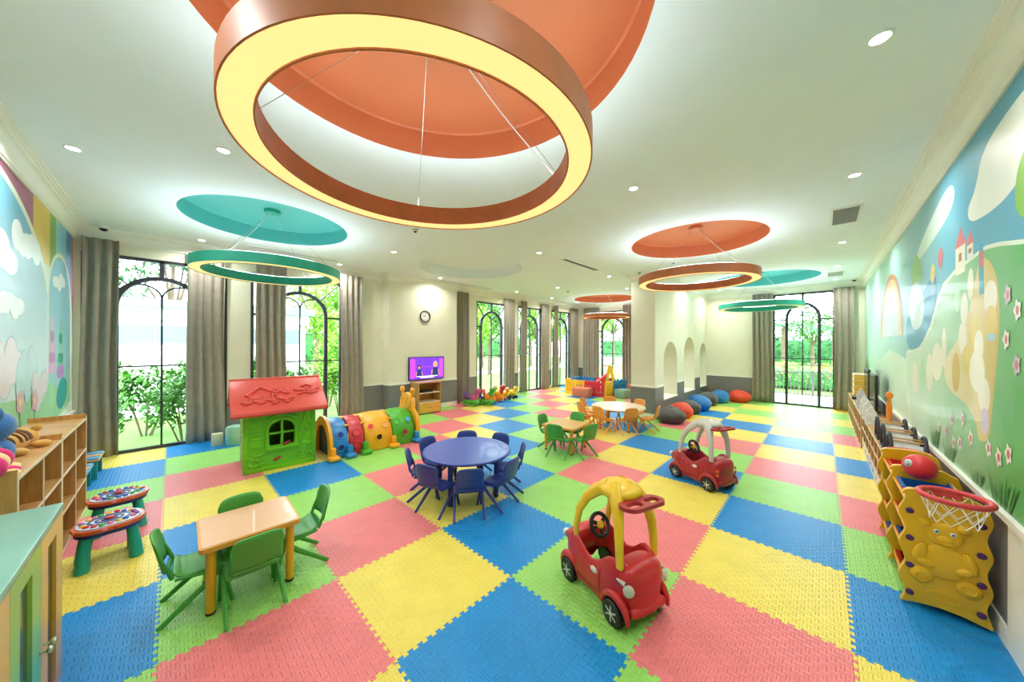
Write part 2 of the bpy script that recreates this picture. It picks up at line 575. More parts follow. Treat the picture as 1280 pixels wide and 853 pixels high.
# ------------------------------------------------------------------ arched windows
def window(idx, ctr, half, top, M, half_arch, spring, label):
    """built in the plane x (along wall), y (up), z (towards the room); M places it in the wall"""
    w = bpy.data.objects.new('window_%d' % idx, None)
    C.objects.link(w)
    struct(w)
    w['label'] = label
    w.matrix_world = M
    fw, fd = 0.055, 0.07
    t = top
    apex = top - 0.34
    def bar(nm, a, b, r=0.016, d=0.05):
        a, b = Vector((a[0], a[1], 0)), Vector((b[0], b[1], 0))
        dv = (b - a)
        L = dv.length
        A = math.atan2(dv.y, dv.x)
        MB().box((0, 0, 0), (L, r * 2, d), M=T((a + b) / 2) @ RZ(A)).build(nm, dark_metal, w, smooth=0)
    MB().plate(rect(-half, half, 0, t), fd, [rect(-half + fw, half - fw, fw, t - fw)], z=-fd / 2).build('frame', dark_metal, w, smooth=0)
    ha = half_arch
    ry = apex - spring
    def arc(cx, cy, rx, ry_, rad, d, nm, a0=0, a1=180):
        n_ = 20
        pts_o = [(cx + (rx + rad) * math.cos(R(a0 + (a1 - a0) * k / n_)), cy + (ry_ + rad) * math.sin(R(a0 + (a1 - a0) * k / n_))) for k in range(n_ + 1)]
        pts_i = [(cx + (rx - rad) * math.cos(R(a0 + (a1 - a0) * k / n_)), cy + (ry_ - rad) * math.sin(R(a0 + (a1 - a0) * k / n_))) for k in range(n_ + 1)]
        MB().plate(pts_o + pts_i[::-1], d, z=-d / 2).build(nm, dark_metal, w, smooth=40)
    arc(0, spring, ha, ry, 0.036, 0.08, 'arch_bar')
    for s in (-1, 1):
        bar('arch_post', (s * ha, 0.05), (s * ha, spring), 0.036, 0.08)
        bar('diagonal_bar', (s * ha * 0.74, spring + ry * 0.70), (s * (half - 0.03), t - 0.03), 0.012)
        bar('side_rail', (s * ha, spring - 0.02), (s * half, spring - 0.02), 0.022)
        arc(s * ha / 2, spring + ry * 0.30, ha / 2, ry * 0.46, 0.014, 0.05, 'twin_arch_bar')
    bar('crown_bar', (0, apex), (0, t - 0.02), 0.03, 0.07)
    bar('mullion', (0, 0.05), (0, spring + ry * 0.30), 0.014)
    bar('cross_rail', (-half + 0.04, 1.50), (half - 0.04, 1.50), 0.014)
    xs = [-half + fw, -ha - 0.03, 0, ha + 0.03, half - fw]
    xs = [-half + fw, -ha, 0, ha, half - fw]
    for k in range(4):
        for (z0, z1) in ((fw, 1.5), (1.5, spring)):
            MB().span((xs[k], z0, -0.004), (xs[k + 1], z1, 0.004)).build('glass_pane', glass, w, smooth=0)
    MB().span((-half + fw, spring, -0.004), (half - fw, t - fw, 0.004)).build('glass_pane', glass, w, smooth=0)
    return w
for k, (c, h) in enumerate(WIN_B):
    window(k + 1, c, h, WTOP, T((c, V1 + 0.05, 0)) @ XZ, 0.54 if k < 2 else 0.51, 2.55,
           ['black arched window behind the wooden shelves corner', 'black arched window behind the red roofed playhouse', 'black arched window behind the ride-on toys',
            'middle black arched window of the far row', 'black arched window nearest the far corner'][k])
MY = Matrix(((0, 0, -1, 0), (1, 0, 0, 0), (0, 1, 0, 0), (0, 0, 0, 1)))
window(6, -1.385, 0.735, WTOP_E[0], T((U1 + 0.05, -1.385, 0)) @ MY, 0.385, 2.75, 'tall black arched window facing the balcony')
window(7, 5.02, 0.74, WTOP_E[1], T((U1 + 0.05, 5.02, 0)) @ MY, 0.51, 2.55, 'black arched window behind the coloured playpen')
# daylight portals in the window openings
def portal(name, M, sx, sy):
    l = bpy.data.lights.new(name, 'AREA')
    l.shape = 'RECTANGLE'
    l.size, l.size_y = sx, sy
    l.cycles.is_portal = True
    o = bpy.data.objects.new(name, l)
    C.objects.link(o)
    o.matrix_world = M
for c, h in WIN_B:
    portal('daylight_portal', T((c, V1 + 0.2, WTOP / 2)) @ RX(R(-90)), 2 * h, WTOP)
for k, (c, h) in enumerate(WIN_E):
    portal('daylight_portal', T((U1 + 0.2, c, WTOP / 2)) @ RZ(R(90)) @ RX(R(90)), 2 * h, WTOP)

# ------------------------------------------------------------------ curtains
def curtain(a, b, side, wall, label, seed):
    """pleated cloth from a to b along the wall; wall 'B' (v=V1) or 'E' (u=U1)"""
    rnd = random.Random(seed)
    W_ = b - a
    npl = max(3, int(W_ / 0.12))
    ph = rnd.random() * 6
    zt, zb = 3.63, 0.015
    jit = [rnd.uniform(-0.25, 0.25) for _ in range(60)]
    def fn(s, t):
        z = zt + (zb - zt) * t
        amp = 0.036 * (0.75 + 0.45 * t) 
        q = s * npl * 2 * PI + ph + 0.5 * math.sin(3 * t + seed) * t
        off = (math.sin(q) + 0.22 * math.sin(2 * q + seed)) * amp * (1 + 0.25 * math.sin(q * 0.37 + seed))
        gather = 1 - 0.10 * math.sin(PI * min(1, t * 1.1)) * 0.5 + 0.05 * t
        x = (a + b) / 2 + (s - 0.5) * W_ * gather + 0.012 * math.sin(5 * t + seed)
        d = 0.105 + off
        return (x, V1 - d, z) if wall == 'B' else (U1 - d, x, z)
    o = MB().surf(fn, npl * 12 + 1, 16).build('curtain', curtain_m, smooth=80, solid=0.006)
    tag(o, label, 'curtain', 'taupe floor-length curtains')
    return o
CUR = [(-1.95, -1.56, 'B', 'taupe curtain in the corner beside the painted wall'), (-0.74, -0.20, 'B', 'wide taupe curtain left of the playhouse roof'),
       (0.28, 0.82, 'B', 'taupe curtain hanging right behind the playhouse roof'), (1.93, 2.46, 'B', 'taupe curtain behind the caterpillar tunnel'),
       (5.50, 5.98, 'B', 'taupe curtain right of the wall television'), (7.66, 8.24, 'B', 'taupe curtain behind the yellow duck riders'),
       (8.56, 8.90, 'B', 'narrow taupe curtain left of the middle far window'), (9.84, 10.38, 'B', 'taupe curtain right of the middle far window'),
       (10.76, 11.06, 'B', 'narrow taupe curtain left of the last back window'), (12.10, 12.66, 'B', 'taupe curtain closing the far corner'),
       (5.62, 6.45, 'E', 'broad taupe curtain left of the playpen window'), (3.95, 4.50, 'E', 'taupe curtain behind the stone pier'),
       (-0.66, -0.12, 'E', 'taupe curtain left of the balcony window'), (-2.52, -2.08, 'E', 'taupe curtain right of the balcony window beside the mural')]
for k, (a, b, w_, lab) in enumerate(CUR):
    curtain(a, b, 0, w_, lab, k + 1)
# ------------------------------------------------------------------ ring pendant lamps
def ring_lamp(c, z, Ro, m, a0, label):
    t = thing('ring_pendant_lamp', label, 'lamp', (c[0], c[1], z), 0, 'suspended ring lamps')
    Ri = Ro - 0.14 * Ro
    h = 0.14 * Ro / 0.97
    e = 0.008
    MB().lathe([(Ro - e, 0.0), (Ro, 0.0), (Ro, h), (Ri, h), (Ri, 0.0), (Ri + e, 0.0), (Ri + e, 0.02), (Ro - e, 0.02), (Ro - e, 0.0)], n=96, cap=False).build('ring_housing', m, t, smooth=40)
    MB().lathe([(Ri + e + 0.001, 0.006), (Ro - e - 0.001, 0.006), (Ro - e - 0.001, 0.019), (Ri + e + 0.001, 0.019), (Ri + e + 0.001, 0.006)], n=96, cap=False).build('light_strip', glow, t, smooth=40)
    MB().lathe([(Ri + 0.02, h + 0.001), (Ro - 0.02, h + 0.001), (Ro - 0.02, h + 0.006), (Ri + 0.02, h + 0.006), (Ri + 0.02, h + 0.001)], n=96, cap=False).build('added_up_fill_strip', up_fill_glow, t, smooth=40)  # added strip, unseen from below, put in only to brighten the ceiling
    zt = ZC + 0.25 - z
    MB().lathe([(0.11, zt), (0.11, zt - 0.05), (0.10, zt - 0.055)], n=32).build('canopy', m, t, smooth=40)
    Rm = (Ro + Ri) / 2
    for k in range(4):
        a = R(a0 + 90 * k)
        MB().cyl((0.07 * math.cos(a), 0.07 * math.sin(a), zt - 0.05), (Rm * math.cos(a), Rm * math.sin(a), h), 0.0022, n=6).build('cable', steel, t)
    a = R(a0)
    pts = []
    for k in range(9):
        s = k / 8
        r_ = 0.05 + (Rm - 0.05) * s
        pts.append((r_ * math.cos(a + 0.03), r_ * math.sin(a + 0.03), zt - 0.05 + (h - zt + 0.05) * s - 0.05 * math.sin(PI * s)))
    MB().tube(pts, 0.005, 6).build('power_cord', white_pl, t)
    return t
ring_lamp((0.205, -0.02), 3.01, 1.02, coral_ring, -26, 'huge orange ring lamp hanging closest overhead')
ring_lamp((0.18, 4.55), 3.00, 0.97, teal_ring, -134, 'teal ring lamp above the playhouse')
ring_lamp((5.60, -0.18), 3.03, 0.955, coral_ring, -120, 'orange ring lamp above the grey topped car')
ring_lamp((10.75, -0.52), 2.96, 0.985, teal_ring, -120, 'teal ring lamp in front of the balcony window')
ring_lamp((11.42, 4.60), 3.015, 0.92, coral_ring, -120, 'small far orange ring lamp above the playpen')

# ------------------------------------------------------------------ recessed downlights
DL = [(2.05, -2.10), (4.26, -2.10), (7.50, -2.10), (9.98, -2.10), (12.05, -2.10), (-0.59, 2.38), (1.95, 2.38), (4.28, 2.37), (7.40, 2.42),
      (-0.56, 6.38), (1.82, 6.45), (4.33, 6.02), (7.62, 6.1), (9.72, 6.1), (11.6, 6.1), (9.81, 0.72), (12.0, 0.72), (7.9, 4.5), (8.1, -0.3), (2.9, -0.2),
      (-0.30, -2.10), (-1.60, 0.2), (-1.60, 3.4), (2.2, 4.5), (9.6, 2.9)]
DLW = ['over the bear panel rack', 'over the toy shelf end', 'over the low wooden shelf', 'near the far return grille', 'beside the balcony window', 'behind the huge orange ring',
       'over the blue round table', 'between the two orange recesses', 'by the stone pier', 'over the corner window', 'right of the teal ring', 'above the wall clock', 'over the ride-on toys',
       'over the far back wall', 'in the far corner', 'over the bean bags', 'over the red bean bag', 'before the playpen', 'between orange and teal rings', 'over the two cars',
       'above the camera side', 'over the painted cabinet', 'over the wooden cube shelves', 'between teal and white recesses', 'over the arched partition']
def spot_lamp(x, y, lab):
    t = thing('recessed_downlight', 'small round ceiling downlight ' + lab, 'downlight', (x, y, ZC), 0, 'recessed ceiling downlights')
    MB().lathe([(0.045, 0.0), (0.062, 0.0), (0.062, -0.006), (0.047, -0.008), (0.045, 0.0)], n=24, cap=False).build('trim_ring', white_pl, t)
    MB().lathe([(0.001, -0.003), (0.046, -0.003), (0.046, 0.0), (0.001, 0.0)], n=24, cap=False).build('lens', down_glow, t)
    l = bpy.data.lights.new('downlight_beam', 'AREA')
    l.shape = 'DISK'
    l.size = 0.09
    l.energy = DOWNLIGHT_W
    l.color = (1.0, 0.98, 0.96)
    l.spread = R(150)
    o = bpy.data.objects.new('downlight_beam', l)
    C.objects.link(o)
    o.parent = t
    o.location = (0, 0, -0.012)
for (x, y), lab in zip(DL, DLW):
    spot_lamp(x, y, lab)

# ------------------------------------------------------------------ ceiling grilles, dome cameras, detectors
grille_m = mat('grille_slat_grey', '#B9BBB4', 0.5)
dark_void = mat('duct_dark', '#2B2C2A', 0.8)
def grille(x, y, lx, ly, n_, lab, along='x'):
    t = thing('air_grille', lab, 'vent', (x, y, ZC))
    MB().plate(rect(-lx / 2, lx / 2, -ly / 2, ly / 2), 0.012, [rect(-lx / 2 + 0.03, lx / 2 - 0.03, -ly / 2 + 0.03, ly / 2 - 0.03)], z=-0.012).build('frame', white_pl, t, smooth=0)
    MB().span((-lx / 2 + 0.03, -ly / 2 + 0.03, -0.002), (lx / 2 - 0.03, ly / 2 - 0.03, -0.0005)).build('backing', dark_void, t, smooth=0)
    for k in range(n_):
        if along == 'x':
            yy = -ly / 2 + 0.03 + (k + 0.5) * (ly - 0.06) / n_
            MB().box((0, 0, 0), (lx - 0.06, 0.012, 0.003), M=T((0, yy, -0.007)) @ RX(R(35))).build('slat', grille_m, t, smooth=0)
        else:
            xx = -lx / 2 + 0.03 + (k + 0.5) * (lx - 0.06) / n_
            MB().box((0, 0, 0), (0.012, ly - 0.06, 0.003), M=T((xx, 0, -0.007)) @ RY(R(35))).build('slat', grille_m, t, smooth=0)
grille(5.80, -2.08, 0.85, 0.32, 14, 'dark slatted ceiling grille nearest the right mural', 'y')
grille(11.10, -2.08, 0.70, 0.34, 10, 'small square ceiling grille near the balcony window', 'y')
grille(5.75, 2.28, 1.5, 0.16, 4, 'long slot ceiling grille between recesses', 'x')
grille(5.55, 6.30, 2.0, 0.12, 3, 'long slot grille along the clock wall', 'x')
grille(0.9, 6.15, 1.6, 0.12, 3, 'long slot grille above the corner windows', 'x')
def dome(x, y, lab):
    t = thing('dome_camera', lab, 'camera', (x, y, ZC))
    MB().lathe([(0.065, 0.0), (0.065, -0.03), (0.055, -0.045)], n=24).build('housing', white_pl, t)
    MB().ell((0, 0, -0.045), (0.047, 0.047, 0.04), 20, 10).build('dome', black_pl, t)
dome(-1.70, 6.55, 'dark dome camera in the left ceiling corner')
dome(12.3, -2.48, 'dark dome camera in the right far ceiling corner')
def detector(x, y, lab, m):
    t = thing('smoke_detector', lab, 'detector', (x, y, ZC), 0, 'ceiling detectors')
    MB().lathe([(0.05, 0), (0.05, -0.015), (0.035, -0.035)], n=20).build('base', m, t)
    MB().lathe([(0.025, -0.034), (0.02, -0.05)], n=16).build('sensor', dark_void, t)
detector(8.72, 4.66, 'small dark ceiling detector before the playpen', grille_m)
detector(1.83, 3.0, 'small ceiling detector under the huge orange ring', grille_m)
detector(7.45, 1.60, 'square grey ceiling speaker by the pier', grille_m)
detector(6.9, 0.6, 'small pale detector behind the orange ring', white_pl)
# ------------------------------------------------------------------ children's chairs
def chair_proto(name, m, label):
    t = thing(name, label, 'chair')
    def seat(s, q):
        x = (s - 0.5) * 0.33
        y = -0.15 + q * 0.31
        cr = 1 - 0.10 * abs(2 * s - 1) ** 6 * (abs(2 * q - 1) ** 6)
        z = 0.292 - 0.014 * (1 - (2 * s - 1) ** 2) * (1 - (2 * q - 1) ** 2) - 0.03 * smoothstep(0.78, 1.0, q) ** 2 + 0.03 * smoothstep(0.2, 0, q)
        return (x * cr, y * cr, z)
    MB().surf(seat, 13, 13).build('seat', m, t, smooth=60, solid=0.014)
    def back(s, q):
        k = 2 * s - 1
        z = 0.352 + q * 0.225
        top = 0.012 * (1 - k * k) * q
        wd = 0.160 + 0.006 * q - 0.02 * smoothstep(0.75, 1, q) * (abs(k) ** 4)
        y = -0.168 - 0.28 * (z - 0.30) * 0.8 - 0.028 * (1 - k * k)
        return (k * wd, y, z + top - 0.02 * smoothstep(0.6, 1, q) * abs(k) ** 5)
    MB().surf(back, 13, 9).build('backrest', m, t, smooth=60, solid=0.014)
    MB().surf(lambda s, q: ((2 * s - 1) * 0.150, -0.155 - 0.01 * (1 - (2 * s - 1) ** 2) - q * 0.01, 0.300 + q * 0.028), 11, 4).build('lumbar_strip', m, t, smooth=60, solid=0.012)
    for sx in (-1, 1):
        MB().tube([(sx * 0.150, -0.148, 0.298), (sx * 0.153, -0.163, 0.34), (sx * 0.152, -0.178, 0.385), (sx * 0.15, -0.20, 0.44)], [0.019, 0.017, 0.016, 0.012], 8, flat=0.7).build('back_post', m, t)
        MB().tube([(sx * 0.158, 0.135, 0.268), (sx * 0.160, 0.0, 0.272), (sx * 0.156, -0.135, 0.288)], 0.014, 8).build('seat_rail', m, t)
        MB().tube([(sx * 0.160, 0.105, 0.272), (sx * 0.170, 0.145, 0.14), (sx * 0.178, 0.178, 0.0)], [0.018, 0.015, 0.012], 8, flat=1.2).build('leg', m, t)
        MB().tube([(sx * 0.160, 0.115, 0.272), (sx * 0.168, 0.02, 0.18), (sx * 0.180, -0.215, 0.0)], [0.016, 0.017, 0.014], 8, flat=1.2).build('leg', m, t)
    return t
green_pl = mat('green_chair_plastic', '#469C3E', 0.35, var=0.06)
blue_pl = mat('navy_chair_plastic', '#2C3F8F', 0.35, var=0.06)
orange_pl = mat('orange_chair_plastic', '#E89A3C', 0.4, var=0.08)
ch_green = chair_proto('child_chair', green_pl, 'x')
ch_blue = chair_proto('child_chair', blue_pl, 'x')
ch_orange = chair_proto('child_chair', orange_pl, 'x')
def face(cx, cy, x, y):
    return math.atan2(cy - y, cx - x) - PI / 2       # chair front (+y) towards the table centre
G1 = 'green chairs at the near square table'
for k, (x, y, a, lab) in enumerate([(-0.78, 1.50, R(-92), 'green chair left of the near tan table, seen from its side'), (-0.515, 1.22, R(1), 'green chair with its back to the camera at the near tan table'),
                                    (-0.51, 1.60, R(180), 'green chair mostly hidden behind the near tan table'), (-0.175, 1.49, R(88), 'green chair right of the near tan table on the pink mat edge')]):
    put(ch_green, (x, y, 0), a, lab, G1, first=(k == 0))
G2 = 'green chairs at the far square table'
for k, (x, y, a, lab) in enumerate([(3.70, 1.42, R(-80), 'green chair front left at the far small square table'), (3.98, 1.16, R(-12), 'green chair front right at the far small square table'),
                                    (3.97, 1.80, R(184), 'green chair rear left at the far small square table'), (4.36, 1.60, R(97), 'green chair rear right at the far small square table')]):
    put(ch_green, (x, y, 0), a, lab, G2)
BC = (1.735, 1.50)
BL = ['navy chair nearest the camera at the blue round table', 'navy chair front left at the blue round table', 'navy chair leftmost at the blue round table', 'navy chair rear left at the blue round table',
      'navy chair behind the blue round table', 'navy chair rear right at the blue round table', 'navy chair rightmost at the blue round table', 'navy chair front right at the blue round table']
BK = [(1.25, 0.855), (0.98, 1.33), (1.15, 1.88), (1.60, 2.18), (2.16, 2.04), (2.42, 1.60), (2.32, 1.07), (1.80, 0.74)]     # middle of each backrest
BP = []
for (x, y) in BK:
    d = Vector((x - BC[0], y - BC[1]))
    d = d.normalized() * max(0.52, d.length - 0.25)
    BP.append((BC[0] + d.x, BC[1] + d.y))
for k, ((x, y), lab) in enumerate(zip(BP, BL)):
    put(ch_blue, (x, y, 0), face(*BC, x, y) + [0.05, 0.08, -0.05, 0.0, 0, 0.05, -0.1, 0.1][k], lab, 'navy chairs around the blue table', first=(k == 0))
OC = (6.22, 1.58)
OL = ['orange chair left of the round pale table', 'orange chair tucked at the far left of the pale table', 'orange chair front left at the round pale table', 'orange chair front centre at the round pale table',
      'orange chair right of the round pale table', 'orange chair behind the round pale table', 'orange chair rear right at the round pale table']
OP = [(5.82, 2.12), (6.20, 2.28), (5.64, 1.62), (5.86, 1.22), (6.36, 0.95), (6.66, 1.96), (6.76, 1.42)]
for k, ((x, y), lab) in enumerate(zip(OP, OL)):
    put(ch_orange, (x, y, 0), face(*OC, x, y) + [0.5, 0.1, -.15, 0.15, -0.1, 0, 0.1][k], lab, 'orange chairs around the pale table', first=(k == 0))

# ------------------------------------------------------------------ children's tables
tan_top = mat('tan_laminate', '#DEB28A', 0.3, var=0.05, coat=0.2)
yellow_leg = mat('golden_table_leg', '#DDA321', 0.35)
gold_edge = mat('golden_table_edge', '#D99A3C', 0.4)
navy_top = mat('navy_table_top', '#3D53A8', 0.34, var=0.05, coat=0.08)
pale_top = mat('pale_laminate', '#DDC6A8', 0.34, var=0.05, coat=0.1)
honey_top = mat('honey_laminate', '#D3A154', 0.3, var=0.08)
def square_table(loc, rz, w, d, h, top_m, lab):
    t = thing('square_table', lab, 'table', loc, rz)
    MB().plate(rrect(w, d, 0.035), 0.032, z=h - 0.036).build('table_edge', gold_edge, t, smooth=40)
    MB().plate(rrect(w - 0.03, d - 0.03, 0.025), 0.004, z=h - 0.004).build('tabletop', top_m, t, smooth=40)
    for sx in (-1, 1):
        for sy in (-1, 1):
            x, y = sx * (w / 2 - 0.065), sy * (d / 2 - 0.065)
            lg = MB().lathe([(0.026, 0.012), (0.028, 0.2), (0.030, h - 0.036)], n=20, c=(x, y, 0)).build('leg', yellow_leg, t)
            MB().lathe([(0.027, 0.0), (0.029, 0.004), (0.029, 0.014), (0.026, 0.018)], n=20, c=(x, y, 0)).build('foot_cap', black_pl, lg)
    return t
square_table((-0.50, 1.49, 0), R(-1), 0.60, 0.57, 0.50, tan_top, 'near tan topped table with golden legs')
square_table((4.10, 1.58, 0), R(6.5), 0.68, 0.64, 0.46, honey_top, 'small far wooden square table among green chairs')
def round_table(loc, rad, h, top_m, leg_m, lab, rz=0.0):
    t = thing('round_table', lab, 'table', loc, rz)
    MB().lathe([(0.0, h - 0.034), (rad - 0.02, h - 0.034), (rad - 0.004, h - 0.028), (rad, h - 0.017), (rad - 0.004, h - 0.006), (rad - 0.018, h - 0.001), (rad - 0.03, h - 0.003), (0.0, h - 0.003)], n=64, cap=False).build('tabletop', top_m, t, smooth=50)
    for k in range(4):
        a = R(45 + 90 * k)
        x, y = (rad - 0.15) * math.cos(a), (rad - 0.15) * math.sin(a)
        lg = MB().lathe([(0.028, 0.012), (0.030, 0.2), (0.032, h - 0.03)], n=20, c=(x, y, 0)).build('leg', leg_m, t)
        MB().lathe([(0.029, 0.0), (0.031, 0.004), (0.031, 0.014), (0.028, 0.018)], n=20, c=(x, y, 0)).build('foot_cap', black_pl, lg)
    return t
round_table((BC[0], BC[1], 0), 0.565, 0.55, navy_top, blue_pl, 'navy blue round table among navy chairs', R(-22))
round_table((OC[0], OC[1], 0), 0.60, 0.50, pale_top, orange_pl, 'pale topped round table among orange chairs', R(10))

# ------------------------------------------------------------------ oak cube shelves along the left wall
def cube_unit(name, lab, loc, rz, L, D, H, cols, rows, lip=0.05, base=0.0, group=None):
    """local x along the front, y depth (front at y=0, back at y=D)"""
    t = thing(name, lab, 'shelf', loc, rz, group)
    th = 0.022
    MB().span((0, D - 0.012, base), (L, D, H)).build('back_panel', wood, t, smooth=0)
    for k in range(cols + 1):
        x = k * (L - th) / cols
        outer = k in (0, cols)
        MB().span((x, 0.004, base), (x + th, D - 0.012, H + (lip if outer and lip else -th))).build('side_panel' if outer else 'divider', wood, t, smooth=0)
        MB().span((x, 0.0, base), (x + th, 0.004, H + (lip * 0.6 if outer and lip else 0))).build('edge_strip', wood_edge, t, smooth=0)
    for r_ in range(rows + 1):
        z = base + r_ * (H - base - th) / rows
        MB().span((th, 0.005, z), (L - th, D - 0.012, z + th)).build('top_board' if r_ == rows else 'shelf_board', wood_h, t, smooth=0)
        MB().span((th, 0.001, z), (L - th, 0.005, z + th)).build('edge_strip', wood_edge, t, smooth=0)
    return t
# front faces +u: local x -> -v?  rotate so that local y (depth) points to -u
cube_unit('cube_shelf', 'oak cube shelf next to the corner curtain', (-1.61, 3.09, 0), R(90), 1.20, 0.395, 1.05, 2, 3, group='oak cube shelves on the left')
cube_unit('cube_shelf', 'oak cube shelf carrying the plush toys', (-1.61, 1.86, 0), R(90), 1.225, 0.395, 1.05, 2, 3, group='oak cube shelves on the left')

# ------------------------------------------------------------------ painted cabinet, lower left
def stripes_mat(name, cols):
    m = mat(name, cols[0], 0.35, var=0.03)
    nt = m.node_tree
    b = nt.nodes['Principled BSDF']
    tc = [n for n in nt.nodes if n.type == 'TEX_COORD'][0]
    sx = nt.nodes.new('ShaderNodeSeparateXYZ')
    nt.links.new(tc.outputs['Object'], sx.inputs[0])
    nz = nt.nodes.new('ShaderNodeTexNoise')
    nz.inputs['Scale'].default_value = 2.0
    nt.links.new(tc.outputs['Object'], nz.inputs['Vector'])
    ad = nt.nodes.new('ShaderNodeMath')
    ad.operation = 'MULTIPLY_ADD'
    nt.links.new(nz.outputs['Fac'], ad.inputs[0])
    ad.inputs[1].default_value = 0.15
    nt.links.new(sx.outputs[2], ad.inputs[2])
    cr = nt.nodes.new('ShaderNodeValToRGB')
    cr.color_ramp.elements[0].position = 0.1
    cr.color_ramp.elements[0].color = lin(cols[0]) + (1,)
    cr.color_ramp.elements[1].position = 1.0
    cr.color_ramp.elements[1].color = lin(cols[-1]) + (1,)
    for k, c in enumerate(cols[1:-1]):
        e = cr.color_ramp.elements.new((k + 1) / (len(cols) - 1))
        e.color = lin(c) + (1,)
    nt.links.new(ad.outputs[0], cr.inputs[0])
    nt.links.new(cr.outputs[0], b.inputs['Base Color'])
    return m
cab_body = mat('teal_green_cabinet_paint', '#7FB8A8', 0.3, var=0.15, vscale=2, coat=0.3)
door_or = stripes_mat('orange_painted_door', ['#C98A8A', '#C79A7C', '#D9A545', '#E0B455', '#E8C07A'])
door_te = stripes_mat('teal_painted_door', ['#3FA695', '#4FB0A0', '#5DB39A', '#9CC860', '#A9CC55'])
dark_glass = mat('dark_door_glass', '#2F3A22', 0.15, var=0.3, vscale=2)
t = thing('painted_cabinet', 'teal topped cabinet with painted orange and green doors', 'cabinet', (-1.362, 1.275, 0))
LCAB = 2.2
MB().span((-0.63, -LCAB, 0.03), (-0.022, 0, 0.97)).build('carcass', cab_body, t, smooth=0)
MB().span((-0.633, -LCAB - 0.005, 0.97), (0.004, 0.005, 1.005), b=0.004).build('top_board', cab_body, t)
MB().span((-0.62, -LCAB, 0.0), (-0.05, -0.01, 0.03)).build('plinth', black_pl, t, smooth=0)
wdt = 0.432
for k in range(5):
    y1 = -0.006 - k * (wdt + 0.004)
    y0 = y1 - wdt
    dm = door_or if k % 2 == 0 else door_te
    hx0, hx1 = y0 + 0.12, y1 - 0.14
    d = MB().plate(rect(y0, y1, 0.035, 0.965), 0.022, [rect(hx0, hx1, 0.10, 0.885)], M=T((-0.021, 0, 0)) @ YZ).build('door', dm, t, smooth=0)
    MB().span((-0.017, hx0, 0.10), (-0.012, hx1, 0.885)).build('glass_pane', dark_glass, d, smooth=0)
    hy = (y0 + 0.03) if k % 2 == 0 else (y1 - 0.03)
    MB().tube([(0.0, hy, 0.455), (0.022, hy, 0.455), (0.025, hy, 0.455)], [0.006, 0.006, 0.014], 12).ell((0.032, hy, 0.455), (0.012, 0.016, 0.016), 12, 8).build('knob', steel, d)

# ------------------------------------------------------------------ low oak shelves along the right wall
t = cube_unit('low_cubby_shelf', 'low oak cubby shelf near the balcony curtain', (12.0, -2.36, 0), R(180), 4.05, 0.325, 0.62, 9, 2, lip=0.0)
t = cube_unit('low_cubby_shelf', 'low oak cubby shelf behind the yellow toy rack', (7.93, -2.375, 0), R(180), 3.62, 0.31, 0.62, 9, 2, lip=0.0, base=0.2)
MB().span((0, 0.01, 0), (3.62, 0.29, 0.198)).build('plinth', mat('pink_white_plinth', '#E5D8D2', 0.5), t, smooth=0)
for k in range(9):
    MB().cyl((0.2 + k * 0.4, 0.012, 0.10), (0.2 + k * 0.4, 0.002, 0.10), 0.022, n=14).build('plinth_knob', steel, t)

# ------------------------------------------------------------------ television, its cabinet, clock, wire rack
oak_yellow = mat('yellow_drawer_wood', '#E3B04A', 0.4, var=0.12, stretch=(1, 6, 6))
t = thing('television', 'wall television showing a purple studio', 'television', (4.19, 6.5, 0.885))
MB().span((-0.58, -0.055, 0), (0.58, -0.012, 0.655), b=0.006).build('bezel', black_pl, t)
MB().span((-0.2, -0.014, 0.2), (0.2, 0.0, 0.45)).build('wall_mount', black_pl, t, smooth=0)
scr = MB().span((-0.562, -0.0565, 0.02), (0.562, -0.0552, 0.638)).build('screen', mat('purple_screen', '#3A1090', 0.3, var=0.4, vscale=2.5, emis=((0.13, 0.03, 0.55), 1.0)), t, smooth=0)
def flat(name, pts, m, parent, y): MB().plate(pts, 0.0006, M=T((0, y, 0)) @ XZ).build(name, m, parent, smooth=0)
scr_mag = mat('magenta_screen_panel', '#8A20C0', 0.3, emis=((0.35, 0.05, 0.6), 1.0))
scr_navy = mat('navy_screen_dress', '#1A2060', 0.3, emis=((0.012, 0.02, 0.12), 1.0))
scr_skin = mat('skin_screen_tone', '#C08060', 0.3, emis=((0.45, 0.2, 0.12), 0.9))
scr_hair = mat('dark_screen_hair', '#1A0E14', 0.3)
scr_blond = mat('blond_screen_hair', '#C8A060', 0.3, emis=((0.5, 0.3, 0.12), 0.9))
scr_text = mat('white_screen_caption', '#FFFFFF', 0.3, emis=((0.9, 0.9, 0.95), 1.0))
flat('screen_panel', rect(-0.54, -0.38, 0.06, 0.60), scr_mag, scr, -0.0567)
flat('screen_panel', rect(0.40, 0.54, 0.06, 0.60), scr_mag, scr, -0.0567)
flat('screen_panel', rect(-0.36, 0.38, 0.36, 0.375), scr_mag, scr, -0.0567)
